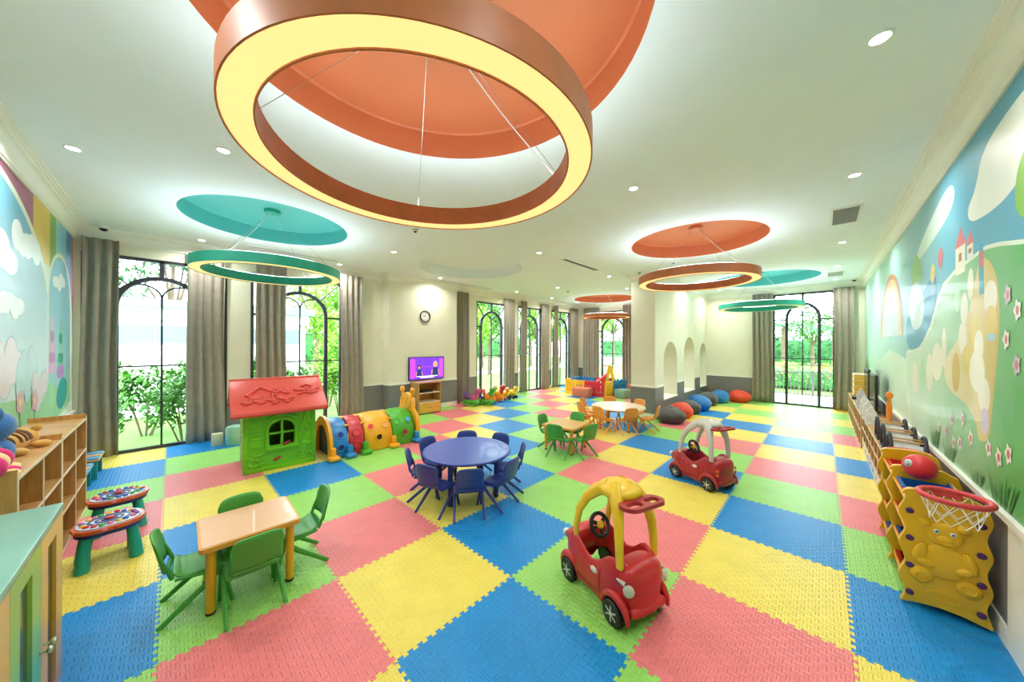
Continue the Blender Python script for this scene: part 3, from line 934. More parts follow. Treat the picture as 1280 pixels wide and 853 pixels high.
for (cx, hr, sc_) in ((-0.26, scr_hair, 0.88), (0.27, scr_blond, 1.1)):
    zz = 0.06
    flat('screen_figure_dress', [(cx - 0.10 * sc_, zz), (cx + 0.10 * sc_, zz), (cx + 0.085 * sc_, zz + 0.22 * sc_), (cx + 0.03, zz + 0.27 * sc_), (cx - 0.03, zz + 0.27 * sc_), (cx - 0.085 * sc_, zz + 0.22 * sc_)], scr_navy, scr, -0.0575)
    flat('screen_figure_arm', [(cx - 0.125 * sc_, zz + 0.05), (cx - 0.10 * sc_, zz + 0.05), (cx - 0.08 * sc_, zz + 0.21 * sc_), (cx - 0.11 * sc_, zz + 0.20 * sc_)], scr_skin, scr, -0.0578)
    flat('screen_figure_arm', [(cx + 0.10 * sc_, zz + 0.05), (cx + 0.125 * sc_, zz + 0.05), (cx + 0.11 * sc_, zz + 0.20 * sc_), (cx + 0.08 * sc_, zz + 0.21 * sc_)], scr_skin, scr, -0.0578)
    flat('screen_figure_hair', circle(cx, zz + 0.34 * sc_, 0.065 * sc_, 0.085 * sc_, 16), hr, scr, -0.0575)
    flat('screen_figure_face', circle(cx, zz + 0.33 * sc_, 0.04 * sc_, 0.055 * sc_, 16), scr_skin, scr, -0.0583)
for k in range(14):
    flat('screen_caption', rect(-0.34 + k * 0.05, -0.302 + k * 0.05, 0.085, 0.108), scr_text, scr, -0.0586)
for k in range(9):
    flat('screen_caption', rect(-0.22 + k * 0.05, -0.182 + k * 0.05, 0.05, 0.072), scr_text, scr, -0.0586)

t = thing('media_cabinet', 'oak cabinet with open shelves and yellow drawer under the television', 'cabinet', (3.63, 5.96, 0))
L_, D_, H_ = 0.70, 0.42, 0.84
MB().span((0, 0, 0), (0.025, D_, H_)).build('side_panel', wood, t, smooth=0)
MB().span((L_ - 0.025, 0, 0), (L_, D_, H_)).build('side_panel', wood, t, smooth=0)
MB().span((0.025, D_ - 0.015, 0), (L_ - 0.025, D_, H_)).build('back_panel', wood, t, smooth=0)
MB().span((-0.01, -0.012, H_), (L_ + 0.01, D_, H_ + 0.025)).build('top_board', wood_h, t, smooth=0)
for z in (0.30, 0.56):
    MB().span((0.025, 0.01, z), (L_ - 0.025, D_ - 0.015, z + 0.022)).build('shelf_board', wood_edge, t, smooth=0)
dr = MB().span((0.028, -0.008, 0.03), (L_ - 0.028, 0.35, 0.295)).build('drawer', oak_yellow, t, smooth=0)
MB().tube([(0.30, -0.008, 0.17), (0.30, -0.03, 0.17), (0.40, -0.03, 0.17), (0.40, -0.008, 0.17)], 0.006, 8).build('handle', steel, dr)
o = MB().span((0, 0, 0), (0.34, 0.22, 0.05), b=0.006).build('media_player', black_pl, None, loc=(3.78, 6.03, 0.583))
tag(o, 'black media player box on the oak cabinet shelf', 'electronics')
t = thing('wall_clock', 'round black rimmed wall clock with white face', 'clock', (4.14, 6.5, 2.71))
Mc = RX(R(90))
MB().lathe([(0.145, 0.0), (0.165, 0.0), (0.172, 0.02), (0.165, 0.035), (0.148, 0.035), (0.145, 0.018)], n=40, M=Mc, cap=False).build('rim', black_pl, t)
MB().lathe([(0.001, 0.006), (0.147, 0.006), (0.147, 0.014), (0.001, 0.014)], n=40, M=Mc, cap=False).build('dial', white_pl, t)
for k in range(12):
    a = k * PI / 6
    MB().box((0, 0.122, 0.0155), (0.008 if k % 3 else 0.013, 0.022, 0.002), M=Mc @ RZ(a)).build('hour_mark', black_pl, t, smooth=0)
MB().box((0, 0.035, 0.018), (0.011, 0.08, 0.002), M=Mc @ RZ(R(-295))).build('hour_hand', black_pl, t, smooth=0)
MB().box((0, 0.05, 0.021), (0.007, 0.115, 0.002), M=Mc @ RZ(R(-10))).build('minute_hand', black_pl, t, smooth=0)
t = thing('wire_rack', 'small white wire rack beside the oak media cabinet', 'rack', (3.42, 6.02, 0))
for sx in (0, 0.14):
    for sy in (0, 0.30):
        MB().cyl((sx, sy, 0), (sx, sy, 0.46), 0.007, n=8).build('post', white_pl, t)
for z in (0.05, 0.2, 0.34, 0.45):
    MB().tube([(0, 0, z), (0.14, 0, z), (0.14, 0.3, z), (0, 0.3, z)], 0.005, 6, closed=True).build('shelf_frame', white_pl, t)
    for k in range(4):
        MB().cyl((0.028 + k * 0.028, 0, z), (0.028 + k * 0.028, 0.3, z), 0.003, n=6).build('shelf_wire', white_pl, t)
# ------------------------------------------------------------------ ride-in cars
red_pl = mat('red_toy_plastic', '#C62A30', 0.32, var=0.06)
red_dk = mat('deep_red_toy_plastic', '#A52630', 0.35, var=0.05)
yel_pl = mat('yellow_toy_plastic', '#F0C32A', 0.33, var=0.05)
grey_pl = mat('pale_grey_toy_plastic', '#C3C1BA', 0.4, var=0.05)
tyre_m = mat('black_tyre_plastic', '#141517', 0.45)
hub_m = mat('silver_hub_plastic', '#D8D5CC', 0.35)
amber = mat('amber_lamp_plastic', '#D8501C', 0.3)
inner_dk = mat('dark_maroon_interior', '#7A1A22', 0.5)
def toy_car(loc, rz, body_m, roof_m, lamp_m, lab):
    t = thing('ride_in_car', lab, 'toy car', loc, rz, 'ride-in toy cars')
    HX, HY = 0.215, 0.375
    N = 72
    def plan(a, k=1.0):
        c, s = math.cos(a), math.sin(a)
        e = 0.62
        x = math.copysign(abs(c) ** e, c) * HX * k
        y = math.copysign(abs(s) ** e, s) * HY * (k if k > 0.9 else (k * 0.97))
        return x, y
    def top_h(y):      # rim height along the car: front cowl, door dip, rear deck
        return 0.335 + 0.055 * smoothstep(0.0, 0.26, y) - 0.03 * smoothstep(0.27, 0.37, y) + 0.09 * smoothstep(-0.06, -0.24, y) - 0.02 * smoothstep(-0.30, -0.37, y) - 0.03 * math.exp(-((y - 0.02) / 0.09) ** 2)
    def bot_h(y):      # wheel arches
        z = 0.075
        for yc in (0.245, -0.245):
            d = abs(y - yc)
            if d < 0.115:
                z = max(z, 0.04 + math.sqrt(max(0, 0.115 ** 2 - d * d)) * 1.15 + 0.01)
        return z
    lev = [(0.86, 0), (0.97, 0.0), (1.0, 0.12), (1.01, 0.35), (0.985, 0.62), (0.93, 0.86), (0.90, 0.97), (0.86, 1.0), (0.82, 0.985), (0.79, 0.90), (0.77, 0.5), (0.75, 0.30)]
    vv, ff = [], []
    for li, (k, q) in enumerate(lev):
        for i in range(N):
            a = 2 * PI * i / N
            x, y = plan(a, k)
            _, yo = plan(a, 1.0)
            b_, tp = bot_h(yo), top_h(yo)
            if li >= 8:
                b_ = 0.10
            kk = 1.0
            waist = 1 - 0.07 * math.exp(-(yo / 0.12) ** 2) * (1 - q) if li < 7 else 1
            vv.append((x * waist, y, b_ + (tp - b_) * q))
    for li in range(len(lev) - 1):
        for i in range(N):
            j = (i + 1) % N
            ff.append((li * N + i, li * N + j, (li + 1) * N + j, (li + 1) * N + i))
    body = MB().add(vv, ff).build('body', body_m, t, smooth=60)
    # hood and rear deck close the tub in front and behind
    MB().ell((0, 0.295, 0.285), (0.172, 0.080, 0.095), 24, 12, e=0.8).build('hood', body_m, t, smooth=60)
    MB().ell((0, 0.375, 0.235), (0.12, 0.045, 0.045), 20, 10, e=0.8).build('front_bumper', body_m, t, smooth=60)
    MB().ell((0, -0.275, 0.300), (0.186, 0.108, 0.125), 28, 14, e=0.75).build('rear_deck', body_m, t, smooth=60)
    MB().box((0, -0.352, 0.125), (0.33, 0.06, 0.06), b=0.025, seg=3).build('rear_bumper', body_m, t, smooth=60)
    MB().box((0, -0.135, 0.185), (0.29, 0.17, 0.05), b=0.02, seg=3).build('seat', red_dk, t, smooth=60)
    for sx in (-1, 1):
        # door panel standing slightly proud with its groove
        def door(s, q, sx=sx):
            y = -0.115 + s * 0.27
            z0 = 0.115 + 0.02 * (2 * s - 1) ** 2
            z1 = top_h(y) - 0.045
            z = z0 + (z1 - z0) * q
            ww = 1 - 0.07 * math.exp(-(y / 0.12) ** 2) * (1 - q)
            x = HX * ww * (1.012 - 0.075 * smoothstep(0.45, 1.0, q) - 0.01 * (2 * s - 1) ** 4)
            return (sx * x, y, z)
        MB().surf(door, 14, 8).build('door', body_m, t, smooth=60, solid=0.008)
        MB().ell((sx * 0.213, -0.055, 0.262), (0.012, 0.036, 0.022), 14, 8).build('door_handle', hub_m, t)
        # fenders
        for yc, rr in ((0.245, 0.112), (-0.245, 0.118)):
            pts = [(sx * 0.196, yc + rr * math.cos(R(a)), 0.07 + rr * math.sin(R(a)) * 1.1) for a in range(0, 181, 15)]
            MB().tube(pts, [0.012 + 0.02 * math.sin(R(a)) for a in range(0, 181, 15)], 8, flat=1.0).build('fender', body_m, t, smooth=60)
            Mw = T((sx * 0.200, yc, 0.083)) @ RY(R(90))
            w = MB().lathe([(0.045, -0.032), (0.075, -0.033), (0.083, -0.024), (0.083, 0.024), (0.075, 0.033), (0.058, 0.034), (0.056, 0.024), (0.045, 0.02)], n=28, M=Mw, cap=True).build('wheel', tyre_m, t, smooth=40)
            MB().lathe([(0.055, 0.0), (0.055, 0.028), (0.048, 0.031), (0.02, 0.026), (0.012, 0.036)], n=20, M=Mw if sx > 0 else Mw @ RX(PI)).build('hub_cap', hub_m, w, smooth=40)
            for k in range(6):
                MB().box((0.035, 0, 0.031), (0.036, 0.010, 0.008), M=(Mw if sx > 0 else Mw @ RX(PI)) @ RZ(k * PI / 3)).build('spoke', grey_pl, w, smooth=0)
            for k in range(16):
                a = 2 * PI * k / 16
                MB().box((0, 0, 0), (0.014, 0.008, 0.05), M=Mw @ RZ(a) @ T((0.082, 0, 0))).build('tread_block', tyre_m, w, smooth=0)
        # lamps
        Mh = T((sx * 0.135, 0.362, 0.30)) @ RX(R(-80))
        MB().lathe([(0.03, 0.0), (0.032, 0.02), (0.022, 0.034), (0.008, 0.038)], n=18, M=Mh).build('headlamp', hub_m, t, smooth=50)
        Mt = T((sx * 0.172, -0.345, 0.285)) @ RZ(R(sx * 32)) @ RX(R(84))
        if lamp_m is grey_pl:
            tl = MB().lathe([(0.036, 0.0), (0.037, 0.016), (0.026, 0.024), (0.01, 0.026)], n=20, M=Mt).build('tail_lamp', grey_pl, t, smooth=50)
            MB().tube([(sx * 0.182, -0.325, 0.315), (sx * 0.205, -0.27, 0.33)], [0.016, 0.006], 8).build('lamp_fin', grey_pl, tl)
        else:
            for dz in (0.0, -0.055):
                MB().lathe([(0.020, 0.0), (0.021, 0.016), (0.010, 0.022)], n=14, M=T((0, 0, dz)) @ Mt).build('tail_lamp', lamp_m, t, smooth=50)
        # roof pillars sweep up into the roof
        pf = [(sx * 0.165, 0.205, 0.355), (sx * 0.172, 0.20, 0.46), (sx * 0.168, 0.165, 0.60), (sx * 0.148, 0.10, 0.72), (sx * 0.115, 0.02, 0.805), (sx * 0.075, -0.06, 0.845)]
        MB().tube(pf, [0.024, 0.027, 0.031, 0.038, 0.048, 0.056], 14, flat=0.75).build('roof_pillar', roof_m, t, smooth=60)
        pr = [(sx * 0.168, -0.265, 0.385), (sx * 0.170, -0.262, 0.50), (sx * 0.162, -0.250, 0.63), (sx * 0.138, -0.215, 0.75), (sx * 0.10, -0.16, 0.825), (sx * 0.06, -0.10, 0.85)]
        MB().tube(pr, [0.028, 0.032, 0.038, 0.048, 0.060, 0.066], 14, flat=0.75).build('roof_pillar', roof_m, t, smooth=60)
    MB().ell((0, -0.095, 0.828), (0.150, 0.160, 0.066), 28, 14, e=0.95).build('roof', roof_m, t, smooth=60)
    # visor: a flat loop with two hand holes behind the roof
    vis = rrect(0.36, 0.165, 0.075, 6)
    MB().plate(vis, 0.026, [rrect(0.125, 0.075, 0.035, 5, 0.083, -0.012), rrect(0.125, 0.075, 0.035, 5, -0.083, -0.012)], M=T((0, -0.305, 0.795)) @ RX(R(-6))).build('rear_visor', red_dk, t, smooth=40)
    # steering wheel
    Ms = T((0.0, 0.115, 0.455)) @ RX(R(62))
    sw = MB().torus((0, 0, 0), 0.083, 0.016, 32, 10, M=Ms).build('steering_wheel', tyre_m, t)
    for k in range(3):
        MB().box((0.04, 0, 0), (0.08, 0.028, 0.014), M=Ms @ RZ(R(-90 + 120 * k)), b=0.004).build('wheel_spoke', tyre_m, sw)
    MB().lathe([(0.03, -0.01), (0.032, 0.012), (0.022, 0.02)], n=18, M=Ms).build('horn_button', yel_pl, sw)
    MB().cyl((0, 0.125, 0.44), (0, 0.22, 0.36), 0.014, n=10).build('steering_column', tyre_m, t)
    return t
toy_car((1.435, -0.655, 0), R(71 - 90), red_pl, yel_pl, grey_pl, 'red toy car with yellow roof on the green mat')
toy_car((4.22, -0.62, 0), R(67 - 90), red_dk, grey_pl, amber, 'red toy car with grey roof on the blue mat')

# ------------------------------------------------------------------ playhouse
gr_wall = mat('lime_playhouse_plastic', '#6CC017', 0.35, var=0.08)
roof_red = mat('coral_red_roof_plastic', '#D4493D', 0.33, var=0.05)
door_org = mat('orange_playhouse_door', '#E2903C', 0.4, var=0.2, vscale=12)
t = thing('playhouse', 'green plastic playhouse with embossed red roof', 'playhouse', (0.235, 4.17, 0), R(-3.5))
WH, DH, HW = 0.43, 0.88, 0.92       # half width, depth, wall height
arch_win = [(-0.13, 0.36), (0.15, 0.36), (0.17, 0.40)] + [(0.01 + 0.16 * math.cos(R(a)), 0.60 + 0.13 * math.sin(R(a))) for a in range(0, 181, 15)] + [(-0.15, 0.40)]
fwall = MB().plate(rect(-WH, WH, 0.0, HW), 0.035, [arch_win], M=T((0, 0.035, 0)) @ XZ).build('front_wall', gr_wall, t, smooth=40)
def grow(pl, d, cx=0.01, cy=0.54): return [(cx + (x - cx) * (1 + d / 0.16), cy + (y - cy) * (1 + d / 0.18)) for x, y in pl]
MB().plate(grow(arch_win, 0.045), 0.018, [grow(arch_win, 0.008)], M=XZ).build('window_surround', gr_wall, t, smooth=40)
MB().plate(grow(arch_win, 0.085), 0.010, [grow(arch_win, 0.062)], M=XZ).build('window_surround', gr_wall, t, smooth=40)
MB().box((0.01, 0.02, 0.55), (0.035, 0.03, 0.40), b=0.006).build('window_muntin', gr_wall, t)
MB().box((0.01, 0.02, 0.545), (0.33, 0.03, 0.035), b=0.006).build('window_muntin', gr_wall, t)
MB().box((0.01, -0.008, 0.315), (0.44, 0.05, 0.05), b=0.012).build('window_sill', gr_wall, t)
rnd = random.Random(4)
for sx in (-1, 1):
    MB().span((sx * WH - 0.03, -0.012, 0), (sx * WH + 0.03, 0.04, HW), b=0.01).build('corner_post', gr_wall, t)
MB().span((-WH, -0.014, 0.0), (WH, 0.02, 0.07), b=0.01).build('base_rail', gr_wall, t)
for k in range(7):       # embossed clapboards left of the window
    MB().span((-0.37, -0.008, 0.36 + k * 0.06), (-0.25, 0.01, 0.41 + k * 0.06), b=0.006).build('clapboard', gr_wall, t)
for k in range(46):      # embossed foliage
    if k < 18: x, z = rnd.uniform(-0.40, -0.22), rnd.uniform(0.08, 0.30)
    elif k < 30: x, z = rnd.uniform(0.24, 0.40), rnd.uniform(0.10, 0.34)
    elif k < 40: x, z = rnd.uniform(0.26, 0.40), rnd.uniform(0.50, 0.84)
    else: x, z = rnd.uniform(-0.3, 0.25), rnd.uniform(0.80, 0.87)
    MB().ell((0, 0, 0), (0.05, 0.018, 0.019), 10, 6, M=T((x, 0.0, z)) @ RY(rnd.uniform(0, 3.1))).build('embossed_leaf', gr_wall, t)
for pts in ([(0.28, 0.0, 0.36), (0.30, -0.004, 0.5), (0.27, -0.004, 0.64), (0.31, 0, 0.80)], [(0.30, 0.0, 0.48), (0.36, -0.004, 0.58), (0.35, 0, 0.7)], [(-0.2, 0, 0.79), (0.0, -0.006, 0.84), (0.22, 0, 0.78)]):
    MB().tube(pts, 0.012, 8).build('embossed_branch', gr_wall, t)
for (x, z) in ((0.06, 0.375), (-0.06, 0.16)):
    o = MB().ell((0, 0, 0), (0.05, 0.012, 0.022), 12, 8, M=T((x, -0.016, z)) @ RY(R(-20))).ell((0.04, -0.016 * 0, 0.022), (0.018, 0.012, 0.015), 10, 6, M=T((x, -0.016, z))).build('red_bird', red_dk, t, label='small dark red bird')
# gable side walls with an orange door
gable = [(0.0, 0.0), (DH, 0.0), (DH, HW), (DH / 2, 1.30), (0.0, HW)]
dhole = [(0.16, 0.03), (0.56, 0.03), (0.56, 0.62)] + [(0.36 + 0.20 * math.cos(R(a)), 0.62 + 0.20 * math.sin(R(a))) for a in range(15, 180, 15)] + [(0.16, 0.62)]
for sx in (-1, 1):
    MB().plate(gable, 0.03, [dhole], M=T((sx * WH - 0.015, 0, 0)) @ YZ).build('gable_wall', gr_wall, t, smooth=40)
    d = MB().plate([(0.36 + (x - 0.36) * 0.97, 0.01 + z * 0.98) for x, z in dhole], 0.018, M=T((sx * WH - 0.009, 0, 0)) @ YZ).build('door', door_org, t, smooth=40)
    for k in range(7):
        MB().box((sx * (WH + 0.011), 0.36, 0.10 + k * 0.095), (0.008, 0.34, 0.05), b=0.003).build('door_board', door_org, d)
MB().span((-WH, DH - 0.03, 0), (WH, DH, HW)).build('back_wall', gr_wall, t, smooth=0)
# roof: two thick slopes with rolled eaves
RW = 0.60
for s in (-1, 1):
    ang = math.atan2(1.33 - 0.90, DH / 2 + 0.19)
    Lr = math.hypot(1.33 - 0.90, DH / 2 + 0.19)
    Mr = T((0, DH / 2, 1.33)) @ RZ(0 if s < 0 else PI) @ RX(ang) @ T((0, -Lr / 2, 0))
    rf = MB().box((0, 0, 0), (2 * RW, Lr, 0.045), M=Mr, b=0.016, seg=3).build('roof_slope', roof_red, t, smooth=50)
    MB().tube([(-RW, -Lr / 2 + 0.01, -0.02), (RW, -Lr / 2 + 0.01, -0.02)], 0.032, 12, M=Mr).build('rolled_eave', roof_red, rf)
    if s < 0:
        e = 0.028
        def rel(pts, r=0.02): MB().tube([(x, y, e) for x, y in pts], r, 8, M=Mr).build('embossed_line', roof_red, rf, smooth=60)
        rel([(-0.42, -0.02), (-0.24, 0.17), (-0.06, 0.02)], 0.026)
        rel([(-0.38, 0.00), (-0.37, -0.14), (-0.10, -0.13), (-0.10, 0.01)])
        MB().box((-0.29, -0.06, e), (0.075, 0.09, 0.02), M=Mr, b=0.006).build('embossed_window', roof_red, rf)
        MB().box((-0.18, -0.05, e), (0.075, 0.09, 0.02), M=Mr, b=0.006).build('embossed_window', roof_red, rf)
        for k in range(22):
            MB().ell((-0.46 + k * 0.028 + rnd.uniform(-.01, .01), -0.15 - 0.05 * math.sin(k * 1.1) + rnd.uniform(-.02, .02), e), (0.042, 0.026, 0.026), 10, 6, M=Mr).build('embossed_bush', roof_red, rf, smooth=60)
        for k in range(12):
            MB().ell((0.02 + rnd.uniform(-.09, .09), 0.04 + rnd.uniform(-.08, .08), e), (0.036, 0.028, 0.028), 10, 6, M=Mr).build('embossed_bush', roof_red, rf, smooth=60)
        rel([(0.18, 0.06), (0.27, 0.02), (0.36, 0.10), (0.45, 0.04), (0.54, 0.06)], 0.02)
        rel([(0.22, -0.06), (0.32, -0.02), (0.42, -0.06), (0.50, -0.02)], 0.02)
        rel([(0.30, 0.12), (0.37, 0.17), (0.44, 0.11)], 0.024)
        for k in range(10):
            MB().ell((0.36 + rnd.uniform(-.10, .10), 0.03 + rnd.uniform(-.05, .05), e), (0.05, 0.024, 0.026), 10, 6, M=Mr).build('embossed_bush', roof_red, rf, smooth=60)
MB().tube([(-RW, DH / 2, 1.335), (RW, DH / 2, 1.335)], 0.03, 12).build('ridge_cap', roof_red, t)

# ------------------------------------------------------------------ caterpillar crawl tunnel
sb = mat('blue_tunnel_plastic', '#2484C8', 0.35)
sr = mat('red_tunnel_plastic', '#C8303C', 0.35)
sy = mat('amber_tunnel_plastic', '#F2A81E', 0.35)
sg = mat('green_tunnel_plastic', '#4CA82A', 0.35)
navy_in = mat('navy_tunnel_inside', '#1C2E78', 0.5)
t = thing('caterpillar_tunnel', 'caterpillar crawl tunnel of blue, red, yellow and green segments', 'play tunnel', (0, 4.40, 0), R(-1))
RA, HT = 0.40, 0.585
def arch_pt(a, r=RA, h=HT):     # a 0..1 over the arch, from front foot (-y) to back foot
    if a < 0.25:
        return (-r, a / 0.25 * (h - r) if h > r else 0)
    if a > 0.75:
        return (r, (1 - a) / 0.25 * (h - r))
    b = (a - 0.25) / 0.5 * PI
    return (-r * math.cos(b), (h - r) + r * math.sin(b))
def segment(u0, u1, m, bulge, hole_ms, hole_uz, nm='segment'):
    def fn(s, q):
        y, z = arch_pt(q)
        k = 1 + bulge * math.sin(PI * s)
        return (u0 + (u1 - u0) * s, y * k, z * k + 0.0)
    sgm = MB().surf(fn, 9, 33).build(nm, m, t, smooth=60, solid=0.03)
    for (hu, hz, hm) in hole_uz:
        yy = -RA if hz < HT - RA else -math.sqrt(max(0, RA ** 2 - (hz - (HT - RA)) ** 2))
        tilt = 0 if hz < HT - RA else math.asin(min(1, (hz - (HT - RA)) / RA))
        k_ = 1 + bulge * math.sin(PI * (hu - u0) / (u1 - u0))
        Mh = T((hu, yy * k_ - 0.013 * math.cos(tilt), hz * k_ + 0.013 * math.sin(tilt))) @ RX(R(90) - tilt)
        MB().torus((0, 0, 0.006), 0.058, 0.012, 24, 8, M=Mh).build('porthole_rim', m, sgm)
        MB().lathe([(0.001, 0.008), (0.056, 0.008), (0.056, 0.0), (0.001, 0.0)], n=24, M=Mh, cap=False).build('porthole', hm, sgm)
    return sgm
def plate_arch(u, m, r_, h_, w, inner=0.33, nm='end_flange'):
    pts = [arch_pt(k / 32, r_, h_) for k in range(33)]
    hole = [arch_pt(k / 24, inner, HT - 0.07) for k in range(25)]
    MB().plate(pts + [(hole[-1][0], 0.0)] + hole[::-1] + [], w, M=T((u - w / 2, 0, 0)) @ YZ).build(nm, m, t, smooth=40)
segment(0.90, 1.15, sb, 0.02, None, [(1.03, 0.36, navy_in), (1.03, 0.17, navy_in)])
segment(1.17, 1.41, sr, 0.02, None, [(1.29, 0.36, mat('bright_red_disc', '#E02838', 0.35)), (1.29, 0.17, mat('bright_red_disc', '#E02838', 0.35))])
segment(1.43, 1.92, sy, 0.05, None, [(1.54, 0.40, mat('bright_red_disc', '#E02838', 0.35)), (1.81, 0.40, mat('pale_peach_disc', '#EFA060', 0.4)), (1.67, 0.22, black_pl)])
segment(1.94, 2.38, sg, 0.05, None, [(2.04, 0.41, sg), (2.26, 0.42, mat('sky_blue_disc', '#35A5E8', 0.35)), (2.16, 0.22, red_dk)])
plate_arch(0.88, sy, 0.46, 0.66, 0.05)
MB().plate([arch_pt(k / 24, 0.33, HT - 0.08) for k in range(25)], 0.01, M=T((0.915, 0, 0)) @ YZ).build('entrance_curtain', navy_in, t, smooth=40)
for u in (1.16, 1.42, 1.93):
    MB().box((u, 0, HT + 0.008), (0.085, 0.14, 0.03), b=0.01).build('joining_clip', sy, t)
    MB().box((u, -0.26, HT - 0.085), (0.07, 0.10, 0.025), M=None, b=0.008).build('joining_clip', sy, t)
def foot(u, m, s=-1):
    MB().box((u, s * 0.50, 0.04), (0.17, 0.17, 0.08), b=0.035, seg=3).build('foot_block', m, t, smooth=60)
    MB().box((u, s * 0.455, 0.12), (0.085, 0.085, 0.17), b=0.02, seg=3).build('foot_post', m, t, smooth=60)
for u, m in ((0.90, sy), (1.16, sb), (1.42, sg), (1.93, sy), (2.40, sb)):
    foot(u, m)
for u, m in ((0.90, sy), (1.93, sb), (2.40, sr)):
    foot(u, m, 1)
# the caterpillar's face standing at the far end
head = [(-0.46, 0.0), (-0.45, 0.35), (-0.40, 0.52), (-0.28, 0.60), (-0.25, 0.72), (-0.21, 0.82), (-0.12, 0.89), (0.0, 0.92), (0.12, 0.89), (0.21, 0.82), (0.25, 0.72), (0.28, 0.60), (0.40, 0.52), (0.45, 0.35), (0.46, 0.0),
        (0.34, 0.0), (0.33, 0.30), (0.20, 0.46), (0.0, 0.50), (-0.20, 0.46), (-0.33, 0.30), (-0.34, 0.0)]
MB().plate(head, 0.07, M=T((2.40, 0, 0)) @ YZ).build('face_panel', sy, t, smooth=40)
face_in = circle(0, 0.74, 0.17, 0.15, 28)
MB().plate(circle(0, 0.73, 0.20, 0.175, 28), 0.012, [face_in], M=T((2.388, 0, 0)) @ YZ).build('embossed_ring', sy, t, smooth=40)
MB().tube([(2.392, -0.18, 0.575), (2.392, -0.09, 0.545), (2.392, 0.0, 0.535), (2.392, 0.09, 0.545), (2.392, 0.18, 0.575)], 0.015, 8).build('embossed_smile', sy, t)
MB().ell((2.392, 0.0, 0.72), (0.02, 0.03, 0.035), 12, 8).build('nose', sy, t)
for s in (-1, 1):
    MB().ell((2.392, s * 0.07, 0.80), (0.015, 0.026, 0.03), 12, 8).build('eye', sy, t)
    MB().tube([(2.435, s * 0.185, 0.83), (2.435, s * 0.21, 0.92)], [0.03, 0.026], 10).ell((2.435, s * 0.215, 0.965), (0.045, 0.058, 0.068), 16, 10).build('antenna', sy, t)
# ------------------------------------------------------------------ yellow bear toy rack with hoops
rack_y = mat('mustard_rack_plastic', '#DDAE18', 0.36, var=0.05)
purple = mat('purple_bolt_plastic', '#4A2060', 0.35)
hoop_r = mat('coral_hoop_plastic', '#D6404A', 0.38)
bin_b = mat('blue_bin_plastic', '#1F66B8', 0.35)
bin_r = mat('red_bin_plastic', '#CF2F28', 0.35)
rod_m = mat('orange_rod_plastic', '#EE9A2E', 0.4)
net_m = mat('white_net_cord', '#F0EEE8', 0.7)
t = thing('toy_bin_rack', 'mustard toy rack with teddy bear panel and basketball hoop', 'toy rack')
VA, VB = -2.665, -2.285
def wavy_panel(h0, h1):
    pts = []
    n_ = 48
    pts.append((VA, 0.02))
    for k in range(9):
        x = VA + (VB - VA) * k / 8
        pts.append((x, 0.02 + 0.03 * math.sin(PI * k / 8)))
    for k in range(1, n_):
        z = h0 * k / n_
        pts.append((VB + 0.016 * math.sin(z * 2 * PI / 0.235 + 2.2), z))
    for k in range(11):
        a = PI / 2 * k / 10
        pts.append((VB - 0.05 + 0.05 * math.cos(a) , h0 - 0.03 + 0.05 * math.sin(a)))
    for k in range(1, 9):
        x = VB - 0.05 + (VA + 0.05 - VB + 0.05) * k / 9
        pts.append((x, h0 + 0.02 + (h1 - h0) * k / 9 + 0.012 * math.sin(PI * k / 9)))
    for k in range(n_ - 1, 0, -1):
        z = h1 * k / n_
        pts.append((VA - 0.012 * math.sin(z * 2 * PI / 0.235 + 1), z))
    out = [pts[0]]
    for p in pts[1:]:
        if abs(p[0] - out[-1][0]) + abs(p[1] - out[-1][1]) > 1e-4:
            out.append(p)
    return out
